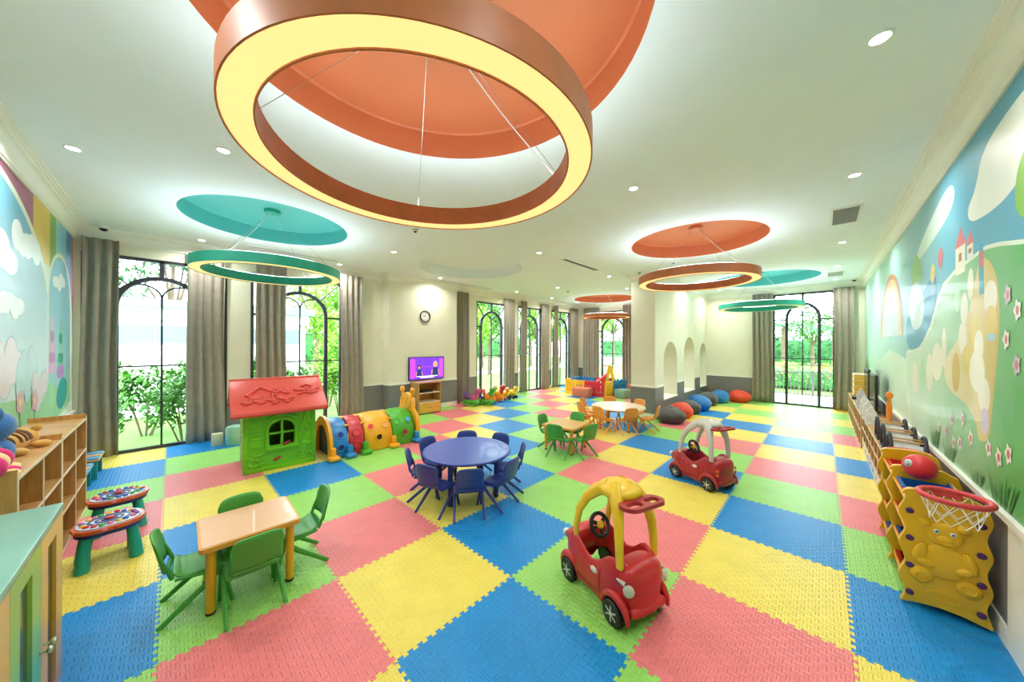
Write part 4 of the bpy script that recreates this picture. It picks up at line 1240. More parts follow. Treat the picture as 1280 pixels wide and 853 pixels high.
for k, u in enumerate((2.845, 3.50, 4.15)):
    pnl = MB().plate(wavy_panel(0.84, 0.84), 0.045, M=T((u, 0, 0)) @ YZ).build('bear_panel' if k == 0 else 'side_panel', rack_y, t, smooth=40)
    if k:
        continue
    f = 2.845
    def emb(c, r, nm='embossed_bear'): MB().ell((f, c[0], c[1]), (0.026, r[0], r[1]), 22, 12).build(nm, rack_y, pnl, smooth=60)
    cv = -2.475
    emb((cv, 0.575), (0.088, 0.082)); emb((cv - 0.085, 0.64), (0.034, 0.032)); emb((cv + 0.085, 0.64), (0.034, 0.032))
    emb((cv, 0.385), (0.105, 0.125)); emb((cv + 0.10, 0.255), (0.058, 0.060)); emb((cv - 0.105, 0.24), (0.058, 0.060))
    for s in (-1, 1):
        MB().ell((0, 0, 0), (0.022, 0.034, 0.075), 18, 12, M=T((f - 0.006, cv + s * 0.108, 0.415)) @ RX(R(s * 14))).ell((0, 0, 0), (0.024, 0.045, 0.030), 16, 10, M=T((f - 0.012, cv + s * 0.082, 0.355)) @ RX(R(s * 20))).build('embossed_arm', rack_y, pnl, smooth=60)
        MB().torus((0, 0, 0), 0.030, 0.006, 20, 8, M=T((f - 0.024, cv + s * 0.103, 0.248)) @ RY(R(90))).build('embossed_paw', rack_y, pnl)
        MB().ell((f - 0.024, cv + s * 0.036, 0.60), (0.006, 0.014, 0.015), 12, 8).build('eye_white', white_pl, pnl)
        MB().ell((f - 0.029, cv + s * 0.036, 0.60), (0.004, 0.008, 0.009), 10, 6).build('pupil', bin_b, pnl)
        for m_ in range(4):
            z = 0.10 + m_ * 0.2
            Mb = T((f - 0.001, (VA + 0.035) if s < 0 else (VB - 0.035), z)) @ RY(R(-90))
            MB().lathe([(0.020, 0.0), (0.021, 0.008), (0.010, 0.014), (0.006, 0.012)], n=18, M=Mb).build('bolt_cap', purple, pnl, smooth=50)
    MB().ell((f - 0.022, cv, 0.548), (0.018, 0.04, 0.032), 16, 8).build('muzzle', rack_y, pnl, smooth=60)
    MB().tube([(f - 0.037, cv - 0.03, 0.535), (f - 0.040, cv, 0.525), (f - 0.037, cv + 0.03, 0.535)], 0.004, 6).build('embossed_smile', rack_y, pnl)
    MB().plate(rrect(0.15, 0.055, 0.025, 5, cv, 0.13), 0.006, [rrect(0.135, 0.040, 0.018, 5, cv, 0.13)], M=T((f - 0.006, 0, 0)) @ YZ).build('embossed_plaque', rack_y, pnl)
for bay, (ua, ub) in enumerate(((2.89, 3.50), (3.545, 4.15))):
    for r_ in range(4):
        z = 0.10 + r_ * 0.215
        for vv_ in (VB - 0.03, VA + 0.05):
            zz = z if vv_ > -2.4 else z + 0.03
            MB().cyl((ua, vv_, zz), (ub, vv_, zz), 0.010, n=10).build('rod', rod_m, t)
        for c_ in range(2):
            x0, x1 = ua + 0.01 + c_ * (ub - ua) / 2, ua - 0.01 + (c_ + 1) * (ub - ua) / 2
            m_ = (bin_b, bin_r)[(bay + r_ + c_) % 2]
            mb = MB()
            mb.span((x0, VA + 0.06, z - 0.055), (x1, VB - 0.05, z - 0.045))
            mb.span((x0, VA + 0.06, z - 0.055), (x1, VA + 0.07, z + 0.045)).span((x0, VB - 0.06, z - 0.055), (x1, VB - 0.05, z + 0.015))
            mb.span((x0, VA + 0.06, z - 0.055), (x0 + 0.008, VB - 0.05, z + 0.02)).span((x1 - 0.008, VA + 0.06, z - 0.055), (x1, VB - 0.05, z + 0.02))
            mb.span((x0, VB - 0.06, z + 0.012), (x1, VB - 0.036, z + 0.020))
            mb.build('bin', m_, t, smooth=0)
def hoop(u, s, z=0.87, net=True):
    h = MB().torus((u, -2.49, z), 0.150, 0.018, 44, 12, M=None).build('hoop_ring', hoop_r, t)
    MB().box((u + s * 0.0 + 0.17, -2.475, z - 0.03), (0.07, 0.16, 0.05), b=0.015).build('hoop_bracket', hoop_r, t)
    if not net: return
    for k in range(10):
        a0, a1, a2 = 2 * PI * k / 10, 2 * PI * (k + 0.5) / 10, 2 * PI * (k - 0.5) / 10
        for a_, b_ in ((a0, a1), (a0, a2)):
            P = lambda a, r, zz: (u + r * math.cos(a), -2.49 + r * math.sin(a), zz)
            MB().tube([P(a_, 0.148, z - 0.01), P((a_ + b_) / 2, 0.136, z - 0.05), P(b_, 0.125, z - 0.075), P(a_, 0.108, z - 0.13), P(b_, 0.10, z - 0.17)], 0.0028, 5).build('net_cord', net_m, h)
hoop(2.69, -1, z=0.90)
hoop(4.36, 1, z=0.80, net=False)
t2 = thing('play_ball', 'red ball lying on top of the mustard toy rack', 'ball', (3.40, -2.44, 0.80))
MB().ell((0, 0, 0.10), (0.10, 0.10, 0.10), 28, 16).build('shell', mat('red_ball_rubber', '#D8303A', 0.35), t2, smooth=60)
MB().ell((-0.052, 0.062, 0.128), (0.03, 0.03, 0.036), 16, 8, M=None).build('printed_patch', mat('speckled_print', '#B8C8CC', 0.4, var=0.6, vscale=60), t2, smooth=60)

# ------------------------------------------------------------------ bean bags by the arches
def bean_bag(loc, r, h, m, lab, seed, sx=1.0):
    rnd_ = random.Random(seed)
    off = Vector((seed * 3.1, seed * 1.7, 0))
    def fn(p):
        n_ = noise.noise(p * 3.2 + off) * 0.05 + noise.noise(p * 8 + off) * 0.014
        ang = math.atan2(p.y, p.x)
        up = smoothstep(0.1, 1.0, p.z / h)
        k = 1 + n_ / r * 0.9 + 0.035 * math.sin(9 * ang + seed) * up
        q = Vector((p.x * k, p.y * k, p.z * (1 + n_)))
        q.z += 0.05 * up * (p.x / r)
        if q.z < -h * 0.55: q.z = -h * 0.55
        return q
    t = thing('bean_bag', lab, 'bean bag', loc, rnd_.random() * 6, 'bean bags by the arches')
    MB().ell((0, 0, h * 0.55), (r * sx, r, h * 0.75), 40, 22, fn=fn).build('cover', m, t, smooth=80)
    MB().ell((0, 0, h * 1.24), (0.06, 0.05, 0.035), 12, 8).build('gathered_top', m, t, smooth=60)
    return t
bb_dk = mat('charcoal_bean_bag_cloth', '#4A4B4A', 0.55, var=0.15, bump=0.2, bscale=14)
bb_rd = mat('vermilion_bean_bag_cloth', '#DE4426', 0.55, var=0.1, bump=0.2, bscale=14)
bb_bl = mat('azure_bean_bag_cloth', '#1672B8', 0.5, var=0.12, bump=0.2, bscale=14)
bb_br = mat('olive_brown_bean_bag_cloth', '#5A5442', 0.6, var=0.15, bump=0.2, bscale=14)
bean_bag((7.60, 0.86, 0), 0.33, 0.30, bb_dk, 'charcoal bean bag nearest the pier', 1)
bean_bag((8.38, 0.87, 0), 0.30, 0.30, bb_rd, 'vermilion bean bag between two charcoal ones', 2)
bean_bag((9.10, 0.85, 0), 0.29, 0.29, bb_dk, 'charcoal bean bag between red and blue ones', 3)
bean_bag((9.82, 0.80, 0), 0.33, 0.34, bb_bl, 'large azure bean bag in the middle of the row', 4)
bean_bag((10.92, 0.82, 0), 0.32, 0.32, bb_dk, 'charcoal bean bag before the farthest blue one', 5)
bean_bag((11.66, 0.66, 0), 0.32, 0.32, bb_bl, 'farthest azure bean bag', 6)
bean_bag((12.36, 0.94, 0), 0.26, 0.38, bb_br, 'olive brown bean bag in the far corner', 7)
bean_bag((12.32, 0.18, 0), 0.34, 0.30, bb_rd, 'vermilion bean bag alone below the grey end wall', 8)
o = MB().span((0, 0, 0), (0.10, 0.12, 0.22), b=0.01).build('small_box', mat('beige_carton', '#C7B08A', 0.6), None, loc=(12.62, -0.60 + 0.50, 0))
tag(o, 'small beige box on the floor by the balcony curtain', 'box')

# ------------------------------------------------------------------ activity tables near the shelves
teal_leg = mat('teal_table_leg_plastic', '#129A88', 0.38)
act_rim = mat('orange_activity_rim', '#D8602E', 0.35, var=0.2, vscale=9)
act_top = mat('pale_blue_activity_top', '#C9D6E8', 0.3, var=0.12, vscale=9)
act_dk = mat('navy_activity_line', '#1F2F6E', 0.35)
knob_cols = [mat('toy_button_red', '#D02A2A', 0.3), mat('toy_button_yellow', '#EEC22C', 0.3), mat('toy_button_green', '#4CA83A', 0.3), mat('toy_button_blue', '#2558B8', 0.3), mat('toy_button_pink', '#E0709A', 0.3)]
def activity_table(loc, rz, lab, seed):
    rnd_ = random.Random(seed)
    t = thing('activity_table', lab, 'activity table', loc, rz, 'musical activity tables')
    h = 0.335
    MB().plate(rrect(0.39, 0.34, 0.15, 8), 0.035, z=h - 0.055).build('under_tray', act_dk, t, smooth=40)
    MB().plate(rrect(0.41, 0.36, 0.16, 8), 0.03, z=h - 0.022).build('rim', act_rim, t, smooth=40)
    MB().plate(rrect(0.37, 0.32, 0.14, 8), 0.012, z=h + 0.008).build('top_panel', act_top, t, smooth=40)
    for (a, b) in ((0.125, 0.105), (0.085, 0.065), (0.05, 0.03)):
        MB().plate(circle(0, 0, a, b, 36), 0.006, [circle(0, 0, a - 0.016, b - 0.016, 36)], z=h + 0.02).build('track_line', act_dk, t, smooth=40)
    for k in range(20):
        a = 2 * PI * k / 20
        x, y = 0.158 * math.cos(a) * rnd_.uniform(0.9, 1.05), 0.135 * math.sin(a) * rnd_.uniform(0.9, 1.05)
        MB().ell((x, y, h + 0.024), (0.02, 0.017, 0.014), 10, 6).build('button', knob_cols[rnd_.randrange(5)], t)
    for k in range(10):
        a = PI + PI * (k + 0.5) / 10
        x, y = 0.20 * math.cos(a), 0.178 * math.sin(a)
        MB().ell((x, y, h - 0.004), (0.02, 0.014, 0.012), 10, 6, M=None).build('rim_picture', knob_cols[k % 5], t)
    MB().ell((0, 0, h + 0.03), (0.03, 0.022, 0.014), 12, 6).build('centre_button', knob_cols[0], t)
    for sx in (-1, 1):
        for sy_ in (-1, 1):
            MB().tube([(sx * 0.12, sy_ * 0.085, h - 0.05), (sx * 0.14, sy_ * 0.10, 0.15), (sx * 0.15, sy_ * 0.11, 0.0)], [0.042, 0.045, 0.053], 16, flat=0.85).build('leg', teal_leg, t, smooth=50)
    return t
activity_table((-1.31, 2.72, 0), R(6), 'teal legged activity table closer to the camera', 1)
activity_table((-1.31, 3.42, 0), R(4), 'teal legged activity table behind the first one', 2)

# ------------------------------------------------------------------ small blue benches by the corner window
bench_bl = mat('blue_bench_paint', '#2C8FC4', 0.4)
bench_gr = mat('teal_bench_paint', '#1E8F88', 0.4)
def bench(loc, lab, top_m):
    t = thing('step_bench', lab, 'bench', loc, 0, 'small painted benches')
    MB().span((-0.13, -0.26, 0.25), (0.13, 0.26, 0.285), b=0.008).build('seat_board', top_m, t)
    for k in range(3):
        MB().span((-0.125, -0.23 + k * 0.16, 0.287), (0.125, -0.10 + k * 0.16, 0.30), b=0.004).build('seat_slat', (bench_bl, wood_h, bench_bl)[k], t)
    for s in (-1, 1):
        MB().span((-0.11, s * 0.22 - 0.02, 0), (0.11, s * 0.22 + 0.02, 0.25), b=0.006).build('side_leg', bench_gr, t)
    MB().span((-0.012, -0.2, 0.10), (0.012, 0.2, 0.18)).build('stretcher', bench_bl, t, smooth=0)
bench((-1.79, 5.02, 0), 'small blue bench just behind the oak shelf', bench_bl)
bench((-1.76, 5.72, 0), 'small blue and wood bench before the corner curtain', wood_h)
o = MB().lathe([(0.13, 0.0), (0.14, 0.02), (0.14, 0.30), (0.12, 0.34), (0.06, 0.36)], n=28).build('lidded_bin', mat('pale_teal_bin', '#9CC5B4', 0.4), None, loc=(-0.10, 6.22, 0))
tag(o, 'pale teal lidded bin beside the playhouse', 'bin')
o = MB().span((0, 0, 0), (0.16, 0.14, 0.22), b=0.008).build('floor_box', mat('cream_box', '#DDD2B4', 0.5), None, loc=(-0.42, 6.30, 0))
tag(o, 'cream box on the floor between curtain and teal bin', 'box')

# ------------------------------------------------------------------ plush toys on the oak shelf
def fuzzy(name, col, **k): return mat(name, col, 0.9, var=0.1, vscale=12, bump=0.3, bscale=90, sheen=0.4, **k)
pl_bl, pl_wh, pl_tan, pl_brn = fuzzy('blue_plush', '#2F6FB4'), fuzzy('white_plush', '#E9E6DF'), fuzzy('honey_plush', '#D9A54E'), fuzzy('brown_plush', '#6A4424')
pl_pk, pl_cr = fuzzy('magenta_plush', '#E2287C'), fuzzy('cream_yellow_plush', '#F4DDA0')
ZS = 1.05
t = thing('plush_toy', 'round blue and white plush animal on the oak shelf', 'plush toy', (-1.80, 2.30, ZS), R(-60))
MB().ell((0, 0, 0.10), (0.12, 0.10, 0.10), 24, 14).build('body', pl_bl, t, smooth=80)
MB().ell((0, -0.01, 0.28), (0.125, 0.115, 0.11), 24, 14).build('head', pl_bl, t, smooth=80)
MB().ell((0, -0.055, 0.115), (0.085, 0.055, 0.075), 20, 12).build('belly', pl_wh, t, smooth=80)
MB().ell((0, -0.075, 0.255), (0.075, 0.052, 0.055), 20, 12).build('muzzle', pl_wh, t, smooth=80)
MB().ell((0, -0.127, 0.27), (0.016, 0.012, 0.012), 12, 8).build('nose', black_pl, t)
for s in (-1, 1):
    MB().ell((s * 0.09, 0.0, 0.375), (0.042, 0.022, 0.045), 14, 10).build('ear', pl_bl, t, smooth=80)
    MB().ell((s * 0.035, -0.115, 0.315), (0.011, 0.008, 0.014), 10, 8).build('eye', black_pl, t)
    MB().ell((s * 0.08, -0.12, 0.035), (0.045, 0.075, 0.035), 16, 10).build('foot', pl_wh, t, smooth=80)
    MB().tube([(s * 0.10, -0.02, 0.16), (s * 0.15, -0.05, 0.10), (s * 0.14, -0.09, 0.06)], [0.035, 0.035, 0.04], 10).build('arm', pl_bl, t, smooth=80)
t = thing('plush_toy', 'honey coloured striped plush animal lying on the oak shelf', 'plush toy', (-1.82, 2.74, ZS), R(80))
MB().ell((0, 0, 0.085), (0.17, 0.095, 0.085), 28, 14).build('body', pl_tan, t, smooth=80)
for k in range(5):
    xx = -0.11 + k * 0.05
    r_ = math.sqrt(max(0, 1 - (xx / 0.17) ** 2))
    MB().tube([(xx, 0.097 * r_ * math.cos(R(a)), 0.085 + 0.087 * r_ * math.sin(R(a))) for a in range(0, 181, 15)], 0.010, 8).build('stripe', pl_brn, t, smooth=80)
MB().ell((0.19, 0, 0.08), (0.075, 0.085, 0.075), 20, 12).build('head', pl_tan, t, smooth=80)
for s in (-1, 1):
    MB().ell((0.20, s * 0.07, 0.15), (0.018, 0.03, 0.03), 12, 8).build('ear', pl_tan, t, smooth=80)
    MB().ell((0.12, s * 0.12, 0.03), (0.035, 0.06, 0.03), 12, 8).build('paw', pl_tan, t, smooth=80)
    MB().ell((-0.15, s * 0.10, 0.03), (0.045, 0.06, 0.03), 12, 8).build('paw', pl_tan, t, smooth=80)
MB().tube([(-0.16, 0, 0.08), (-0.24, 0.03, 0.03), (-0.30, 0.07, 0.02)], [0.02, 0.018, 0.015], 8).build('tail', pl_brn, t, smooth=80)
t = thing('plush_toy', 'magenta and cream striped plush caterpillar on the oak shelf', 'plush toy', (-1.76, 1.98, ZS), R(100))
for k in range(6):
    a = k / 5
    MB().ell((-0.13 + 0.052 * k, 0.02 * math.sin(k), 0.085 + 0.01 * math.sin(k * 2)), (0.046, 0.105 - 0.02 * abs(a - 0.5), 0.085), 20, 12).build('segment', (pl_pk, pl_cr)[k % 2], t, smooth=80)
for s in (-1, 1):
    for k in range(3):
        MB().ell((-0.10 + k * 0.1, s * 0.10, 0.028), (0.035, 0.04, 0.028), 12, 8).build('paw', (pl_cr, pl_pk)[k % 2], t, smooth=80)

# ------------------------------------------------------------------ rocking and ride-on toys by the third window
rk_g, rk_p, rk_v, rk_o, rk_y, rk_r = (mat('rocker_green', '#4FA832', 0.35), mat('rocker_pink', '#C8588C', 0.4), mat('rocker_violet', '#5A2F8A', 0.4), mat('rocker_orange', '#EE8A22', 0.35), mat('rocker_yellow', '#F3C52E', 0.35), mat('rocker_red', '#D83030', 0.35))
def rocker(loc, rz, lab, head_m, body_m, seat_m, base_m):
    t = thing('rocking_toy', lab, 'rocking toy', loc, rz, 'plastic rocking animals')
    t.scale = (0.85, 0.85, 0.95)
    for s in (-1, 1):
        pts = [(s * 0.13, -0.36 + k * 0.72 / 12, 0.02 + 0.10 * ((k - 6) / 6) ** 2) for k in range(13)]
        MB().tube(pts, 0.028, 10).build('rocker_runner', base_m, t)
    MB().ell((0, 0, 0.13), (0.16, 0.33, 0.08), 24, 12, e=0.8).build('rocker_base', base_m, t, smooth=60)
    MB().ell((0, 0.10, 0.26), (0.12, 0.16, 0.13), 20, 12).build('body', body_m, t, smooth=60)
    MB().box((0, -0.10, 0.25), (0.22, 0.22, 0.07), b=0.03, seg=3).build('seat', seat_m, t, smooth=60)
    MB().surf(lambda s_, q: ((2 * s_ - 1) * 0.11, -0.20 - 0.06 * q - 0.03 * (1 - (2 * s_ - 1) ** 2), 0.27 + 0.17 * q), 9, 6).build('backrest', seat_m, t, smooth=60, solid=0.025)
    MB().tube([(0, 0.17, 0.28), (0, 0.24, 0.40), (0, 0.26, 0.47)], [0.09, 0.075, 0.07], 14).build('neck', head_m, t, smooth=60)
    MB().ell((0, 0.28, 0.50), (0.09, 0.12, 0.085), 20, 12).build('head', head_m, t, smooth=60)
    MB().cyl((-0.15, 0.16, 0.42), (0.15, 0.16, 0.42), 0.014, n=10).build('handlebar', seat_m, t)
    for s in (-1, 1):
        e_ = MB().ell((s * 0.05, 0.30, 0.575), (0.032, 0.03, 0.036), 14, 8).build('eye', white_pl, t)
        MB().ell((s * 0.052, 0.325, 0.58), (0.014, 0.012, 0.018), 10, 6).build('pupil', black_pl, e_)
    return t
rocker((5.52, 6.06, 0), R(200), 'pink headed green rocker nearest the television wall', rk_p, rk_p, rk_v, rk_g)
rocker((5.92, 5.86, 0), R(205), 'green headed rocker with violet seat beside the pink one', rk_g, rk_o, rk_v, rk_g)
rocker((6.28, 6.10, 0), R(195), 'orange rocker with yellow head in the middle of the ride-on row', rk_y, rk_o, rk_r, rk_o)
rocker((6.66, 6.12, 0), R(200), 'orange rocker with red head right of the middle one', rk_r, rk_y, rk_r, rk_o)
def duck(loc, rz, lab):
    t = thing('duck_rider', lab, 'ride-on toy', loc, rz, 'yellow duck ride-ons')
    t.scale = (0.85, 0.85, 0.9)
    MB().ell((0, 0, 0.22), (0.13, 0.22, 0.13), 22, 14).build('body', rk_y, t, smooth=60)
    MB().ell((0, 0.17, 0.40), (0.095, 0.10, 0.095), 20, 12).build('head', rk_y, t, smooth=60)
    MB().ell((0, 0.275, 0.385), (0.05, 0.05, 0.022), 14, 8).build('beak', rk_o, t, smooth=60)
    MB().ell((0, -0.22, 0.30), (0.06, 0.07, 0.05), 14, 8).build('tail', rk_y, t, smooth=60)
    for s in (-1, 1):
        MB().ell((s * 0.045, 0.25, 0.43), (0.016, 0.012, 0.018), 10, 6).build('eye', black_pl, t)
        MB().ell((s * 0.125, -0.02, 0.24), (0.025, 0.11, 0.07), 14, 8).build('wing', rk_y, t, smooth=60)
        for y in (-0.14, 0.14):
            MB().cyl((s * 0.09, y, 0.06), (s * 0.14, y, 0.06), 0.06, n=18).build('wheel', black_pl, t)
duck((7.04, 6.08, 0), R(165), 'left one of the two yellow duck ride-ons')
duck((7.40, 6.10, 0), R(195), 'right one of the two yellow duck ride-ons')

# ------------------------------------------------------------------ playpen with slide
pen = {'y': mat('pen_yellow', '#F2C22C', 0.35), 'r': mat('pen_red', '#DA2C40', 0.35), 'b': mat('pen_blue', '#1E7FBE', 0.35)}
pts_ = []
for k in range(5):
    x = -0.24 + k * 0.12
    pts_ += [(x - 0.045, 0.50), (x - 0.03, 0.56), (x, 0.575), (x + 0.03, 0.56), (x + 0.045, 0.50)]
pen_out = [(-0.285, 0.0), (0.285, 0.0), (0.285, 0.50)] + pts_[::-1] + [(-0.285, 0.50)]
pen_out = [p for i, p in enumerate(pen_out) if i == 0 or p != pen_out[i - 1]]
pen_mesh = MB().plate(pen_out, 0.045, [rrect(0.05, 0.30, 0.024, 4, -0.24 + k * 0.12 + 0.06, 0.27) for k in range(4)], M=XZ).mesh('pen_panel', pen['y'], 40)
t = thing('playpen', 'playpen of yellow, red and blue picket panels', 'playpen', (0, 0, 0))
def pen_side(a, b, cols):
    a, b = Vector(a), Vector(b)
    n_ = len(cols)
    d = (b - a) / n_
    for k, c in enumerate(cols):
        p = a + d * (k + 0.5)
        o = bpy.data.objects.new('picket_panel', pen_mesh)
        C.objects.link(o)
        o.parent = t
        o.location = (p.x, p.y, 0)
        o.rotation_euler = (0, 0, math.atan2(d.y, d.x))
        o.scale = (d.length / 0.58, 1, 1)
        o.material_slots[0].link = 'OBJECT'
        o.material_slots[0].material = pen[c]
        MB().cyl((p.x - d.x / 2, p.y - d.y / 2, 0), (p.x - d.x / 2, p.y - d.y / 2, 0.52), 0.03, n=10).build('corner_joint', pen[c], t)
pen_side((9.72, 5.40), (9.93, 3.86), 'yyrr')
pen_side((9.93, 3.86), (11.2, 3.66), 'ybb')
pen_side((11.2, 3.66), (11.1, 5.6), 'brb')
pen_side((11.1, 5.6), (9.72, 5.40), 'bby')
t = thing('toy_slide', 'red slide with yellow triangular towers inside the playpen', 'slide', (10.75, 4.10, 0), R(118))
for s in (-1, 1):
    MB().plate([(-0.30, 0), (0.22, 0), (0.08, 0.95), (0.03, 1.10), (-0.05, 1.12), (-0.10, 1.02)], 0.06, [[(-0.12, 0.45), (0.06, 0.45), (0.0, 0.85)]], M=T((0, s * 0.30 + 0.03, 0)) @ XZ).build('tower_panel', pen['y'], t, smooth=40)
    MB().tube([(0.05, s * 0.24, 0.80), (0.45, s * 0.24, 0.46), (0.85, s * 0.24, 0.16), (1.05, s * 0.24, 0.08)], 0.045, 8).build('slide_edge', pen['r'], t)
MB().surf(lambda s_, q: (0.0 + 1.05 * s_, (2 * q - 1) * 0.24, 0.78 - 0.72 * smoothstep(-0.15, 1.1, s_)), 14, 4).build('slide_bed', pen['r'], t, smooth=60, solid=0.03)
for k in range(3):
    MB().box((-0.22 + k * 0.08, 0, 0.18 + k * 0.22), (0.14, 0.54, 0.03), b=0.008).build('step', pen['r'], t)
MB().torus((0.12, -0.42, 1.06), 0.12, 0.014, 24, 8).build('hoop_ring', pen['r'], t)
def foam(loc, rz, d, m, lab):
    o = MB().box((0, 0, d[2] / 2), d, b=0.03, seg=3).build('foam_block', m, None, smooth=60)
    o.location = loc
    o.rotation_euler = (0, 0, rz)
    tag(o, lab, 'foam block', 'soft foam blocks')
foam((9.50, 4.55, 0), R(10), (0.42, 0.62, 0.33), mat('salmon_foam', '#D9795C', 0.6), 'salmon foam block before the playpen front')
foam((10.35, 3.36, 0), R(-8), (0.55, 0.42, 0.30), mat('sage_foam', '#7C9C8C', 0.6), 'sage green foam block right of the playpen')
foam((11.55, 3.55, 0), R(5), (0.34, 0.3, 0.36), mat('peach_foam', '#E88A6A', 0.6), 'peach foam block behind the sage one')

# ------------------------------------------------------------------ things standing on the low oak shelves, right
ZR = 0.62
t = thing('wooden_crate_stack', 'stack of yellow wooden drawers at the far shelf end', 'drawers', (11.45, -2.55, ZR))
for k in range(4):
    MB().span((-0.35, -0.10, k * 0.14), (0.35, 0.12, k * 0.14 + 0.13), b=0.006).build('drawer_box', oak_yellow, t)
    MB().span((-0.36, -0.105, k * 0.14 + 0.13), (0.36, 0.125, k * 0.14 + 0.14)).build('lid_strip', wood_edge, t, smooth=0)
def old_tv(u, lab, h=0.62, w=0.95):
    t = thing('flat_monitor', lab, 'monitor', (u, -2.57, ZR), 0, 'dark monitors on the low shelf')
    MB().span((-w / 2, -0.02, 0.05), (w / 2, 0.02, h), b=0.008).build('panel', black_pl, t)
    MB().span((-w / 2 + 0.03, 0.0195, 0.08), (w / 2 - 0.03, 0.0215, h - 0.03)).build('screen', mat('dark_green_glossy_screen', '#1E2622', 0.12), t, smooth=0)  # screen in one even dark green with a glossy finish
    MB().span((-0.14, -0.09, 0.0), (0.14, 0.09, 0.02), b=0.005).build('stand', black_pl, t)
    MB().span((-0.03, -0.015, 0.02), (0.03, 0.015, 0.06)).build('neck', black_pl, t, smooth=0)
old_tv(9.85, 'dark flat monitor farther along the low shelf', 0.78, 0.95)
old_tv(8.55, 'dark flat monitor nearer along the low shelf', 0.74, 0.95)
for k, (u, lab) in enumerate(((10.60, 'black player box beneath the yellow drawers'), (9.30, 'black player box between the two monitors'))):
    o = MB().span((-0.2, -0.10, 0), (0.2, 0.10, 0.06), b=0.006).build('player_box', black_pl, None, loc=(u, -2.46, ZR))
    tag(o, lab, 'electronics')
card_w = mat('white_print_card', '#E9ECF2', 0.35, var=0.15, vscale=20)
CL = ['tall pointed white book standing farthest on the low shelf', 'second pointed white book on the low shelf', 'third pointed white book on the low shelf', 'pointed white book nearest the bar racks']
for k, (u, h) in enumerate(((8.95, 0.42), (8.05, 0.36), (7.45, 0.34), (6.95, 0.30))):
    t = thing('picture_book', CL[k], 'book', (u, -2.44, ZR), 0, 'white standing books')
    MB().plate([(-0.07, 0), (0.07, 0), (0.06, h * 0.7), (0.0, h), (-0.06, h * 0.7)], 0.03, M=T((0, 0.015, 0)) @ YZ @ RY(0)).build('cover', card_w, t, smooth=0)
    MB().span((0.01, -0.074, 0.02), (0.05, 0.074, 0.06)).build('spine_band', mat('purple_book_band', '#5A4A9A', 0.4), t, smooth=0)
ink = mat('dark_rack_end', '#2C2A3A', 0.4)
bar_w = mat('rack_wood_bar', '#C9A06A', 0.4)
RL = ['bar rack with black curved ends nearest the toy rack', 'second bar rack with black curved ends', 'third bar rack with black curved ends, farthest']
for k, u in enumerate((4.78, 5.35, 5.95)):
    t = thing('bead_rack', RL[k], 'rack', (u, -2.53, ZR), 0, 'black ended bar racks')
    for y in (-0.13, 0.12):
        pts = [(0.16 * math.cos(R(a)), y, 0.02 + 0.27 * math.sin(R(a))) for a in range(0, 181, 15)]
        MB().tube(pts, 0.016, 8).build('curved_end', ink, t)
        MB().box((0, y, 0.012), (0.34, 0.03, 0.024)).build('foot', ink, t, smooth=0)
    for (x, z) in ((-0.14, 0.12), (0.14, 0.12), (-0.08, 0.23), (0.08, 0.23)):
        MB().cyl((x, -0.13, z), (x, 0.12, z), 0.010, n=8).build('bar', bar_w, t)
    for (x0, z0, x1, z1) in ((-0.13, 0.04, -0.09, 0.20), (0.13, 0.04, 0.09, 0.20)):
        MB().add([(x0, -0.11, z0), (x0, 0.10, z0), (x1, 0.10, z1), (x1, -0.11, z1)], [(0, 1, 2, 3)]).build('white_card', card_w, t, smooth=0, solid=0.004)
t = thing('wooden_figure', 'slim orange wooden figure standing behind the bar racks', 'toy figure', (7.0, -2.62, ZR))
MB().lathe([(0.05, 0), (0.045, 0.02), (0.03, 0.05), (0.035, 0.3), (0.02, 0.45)], n=14).build('body', rk_o, t)
MB().ell((0, 0, 0.50), (0.045, 0.045, 0.06), 14, 8).build('head', rk_o, t)
# ------------------------------------------------------------------ wall paintings (flat paint on the two side walls)
def paint(name, col, var=0.12, vs=1.5, rough=0.42, **k): return mat('mural_' + name, col, rough, var=var, vscale=vs, coat=0.06, **k)
def two_tone(name, c0, c1, axis, lo, hi, wob=0.6):
    """hand painted blend from one pigment to another across the picture"""
    m = paint(name, c0)
    nt = m.node_tree
    b = nt.nodes['Principled BSDF']
    tc = [n for n in nt.nodes if n.type == 'TEX_COORD'][0]
    sx = nt.nodes.new('ShaderNodeSeparateXYZ')
    nt.links.new(tc.outputs['Object'], sx.inputs[0])
    nz = nt.nodes.new('ShaderNodeTexNoise')
    nz.inputs['Scale'].default_value = 1.3
    nz.inputs['Detail'].default_value = 5
    nt.links.new(tc.outputs['Object'], nz.inputs['Vector'])
    ma = nt.nodes.new('ShaderNodeMath')
    ma.operation = 'MULTIPLY_ADD'
    nt.links.new(nz.outputs['Fac'], ma.inputs[0])
    ma.inputs[1].default_value = wob * (hi - lo)
    nt.links.new(sx.outputs[axis], ma.inputs[2])
    mr = nt.nodes.new('ShaderNodeMapRange')
    mr.inputs[1].default_value = lo + wob * (hi - lo) * 0.5
    mr.inputs[2].default_value = hi + wob * (hi - lo) * 0.5
    nt.links.new(ma.outputs[0], mr.inputs[0])
    mx = nt.nodes.new('ShaderNodeMix')
    mx.data_type = 'RGBA'
    nt.links.new(mr.outputs[0], mx.inputs[0])
    mx.inputs[6].default_value = lin(c0) + (1,)
    mx.inputs[7].default_value = lin(c1) + (1,)
    nt.links.new(mx.outputs[2], b.inputs['Base Color'])
    return m
MR = Matrix(((1, 0, 0, 0), (0, 0, 1, V0), (0, 1, 0, 0), (0, 0, 0, 1)))          # (u, z, out) on the right wall
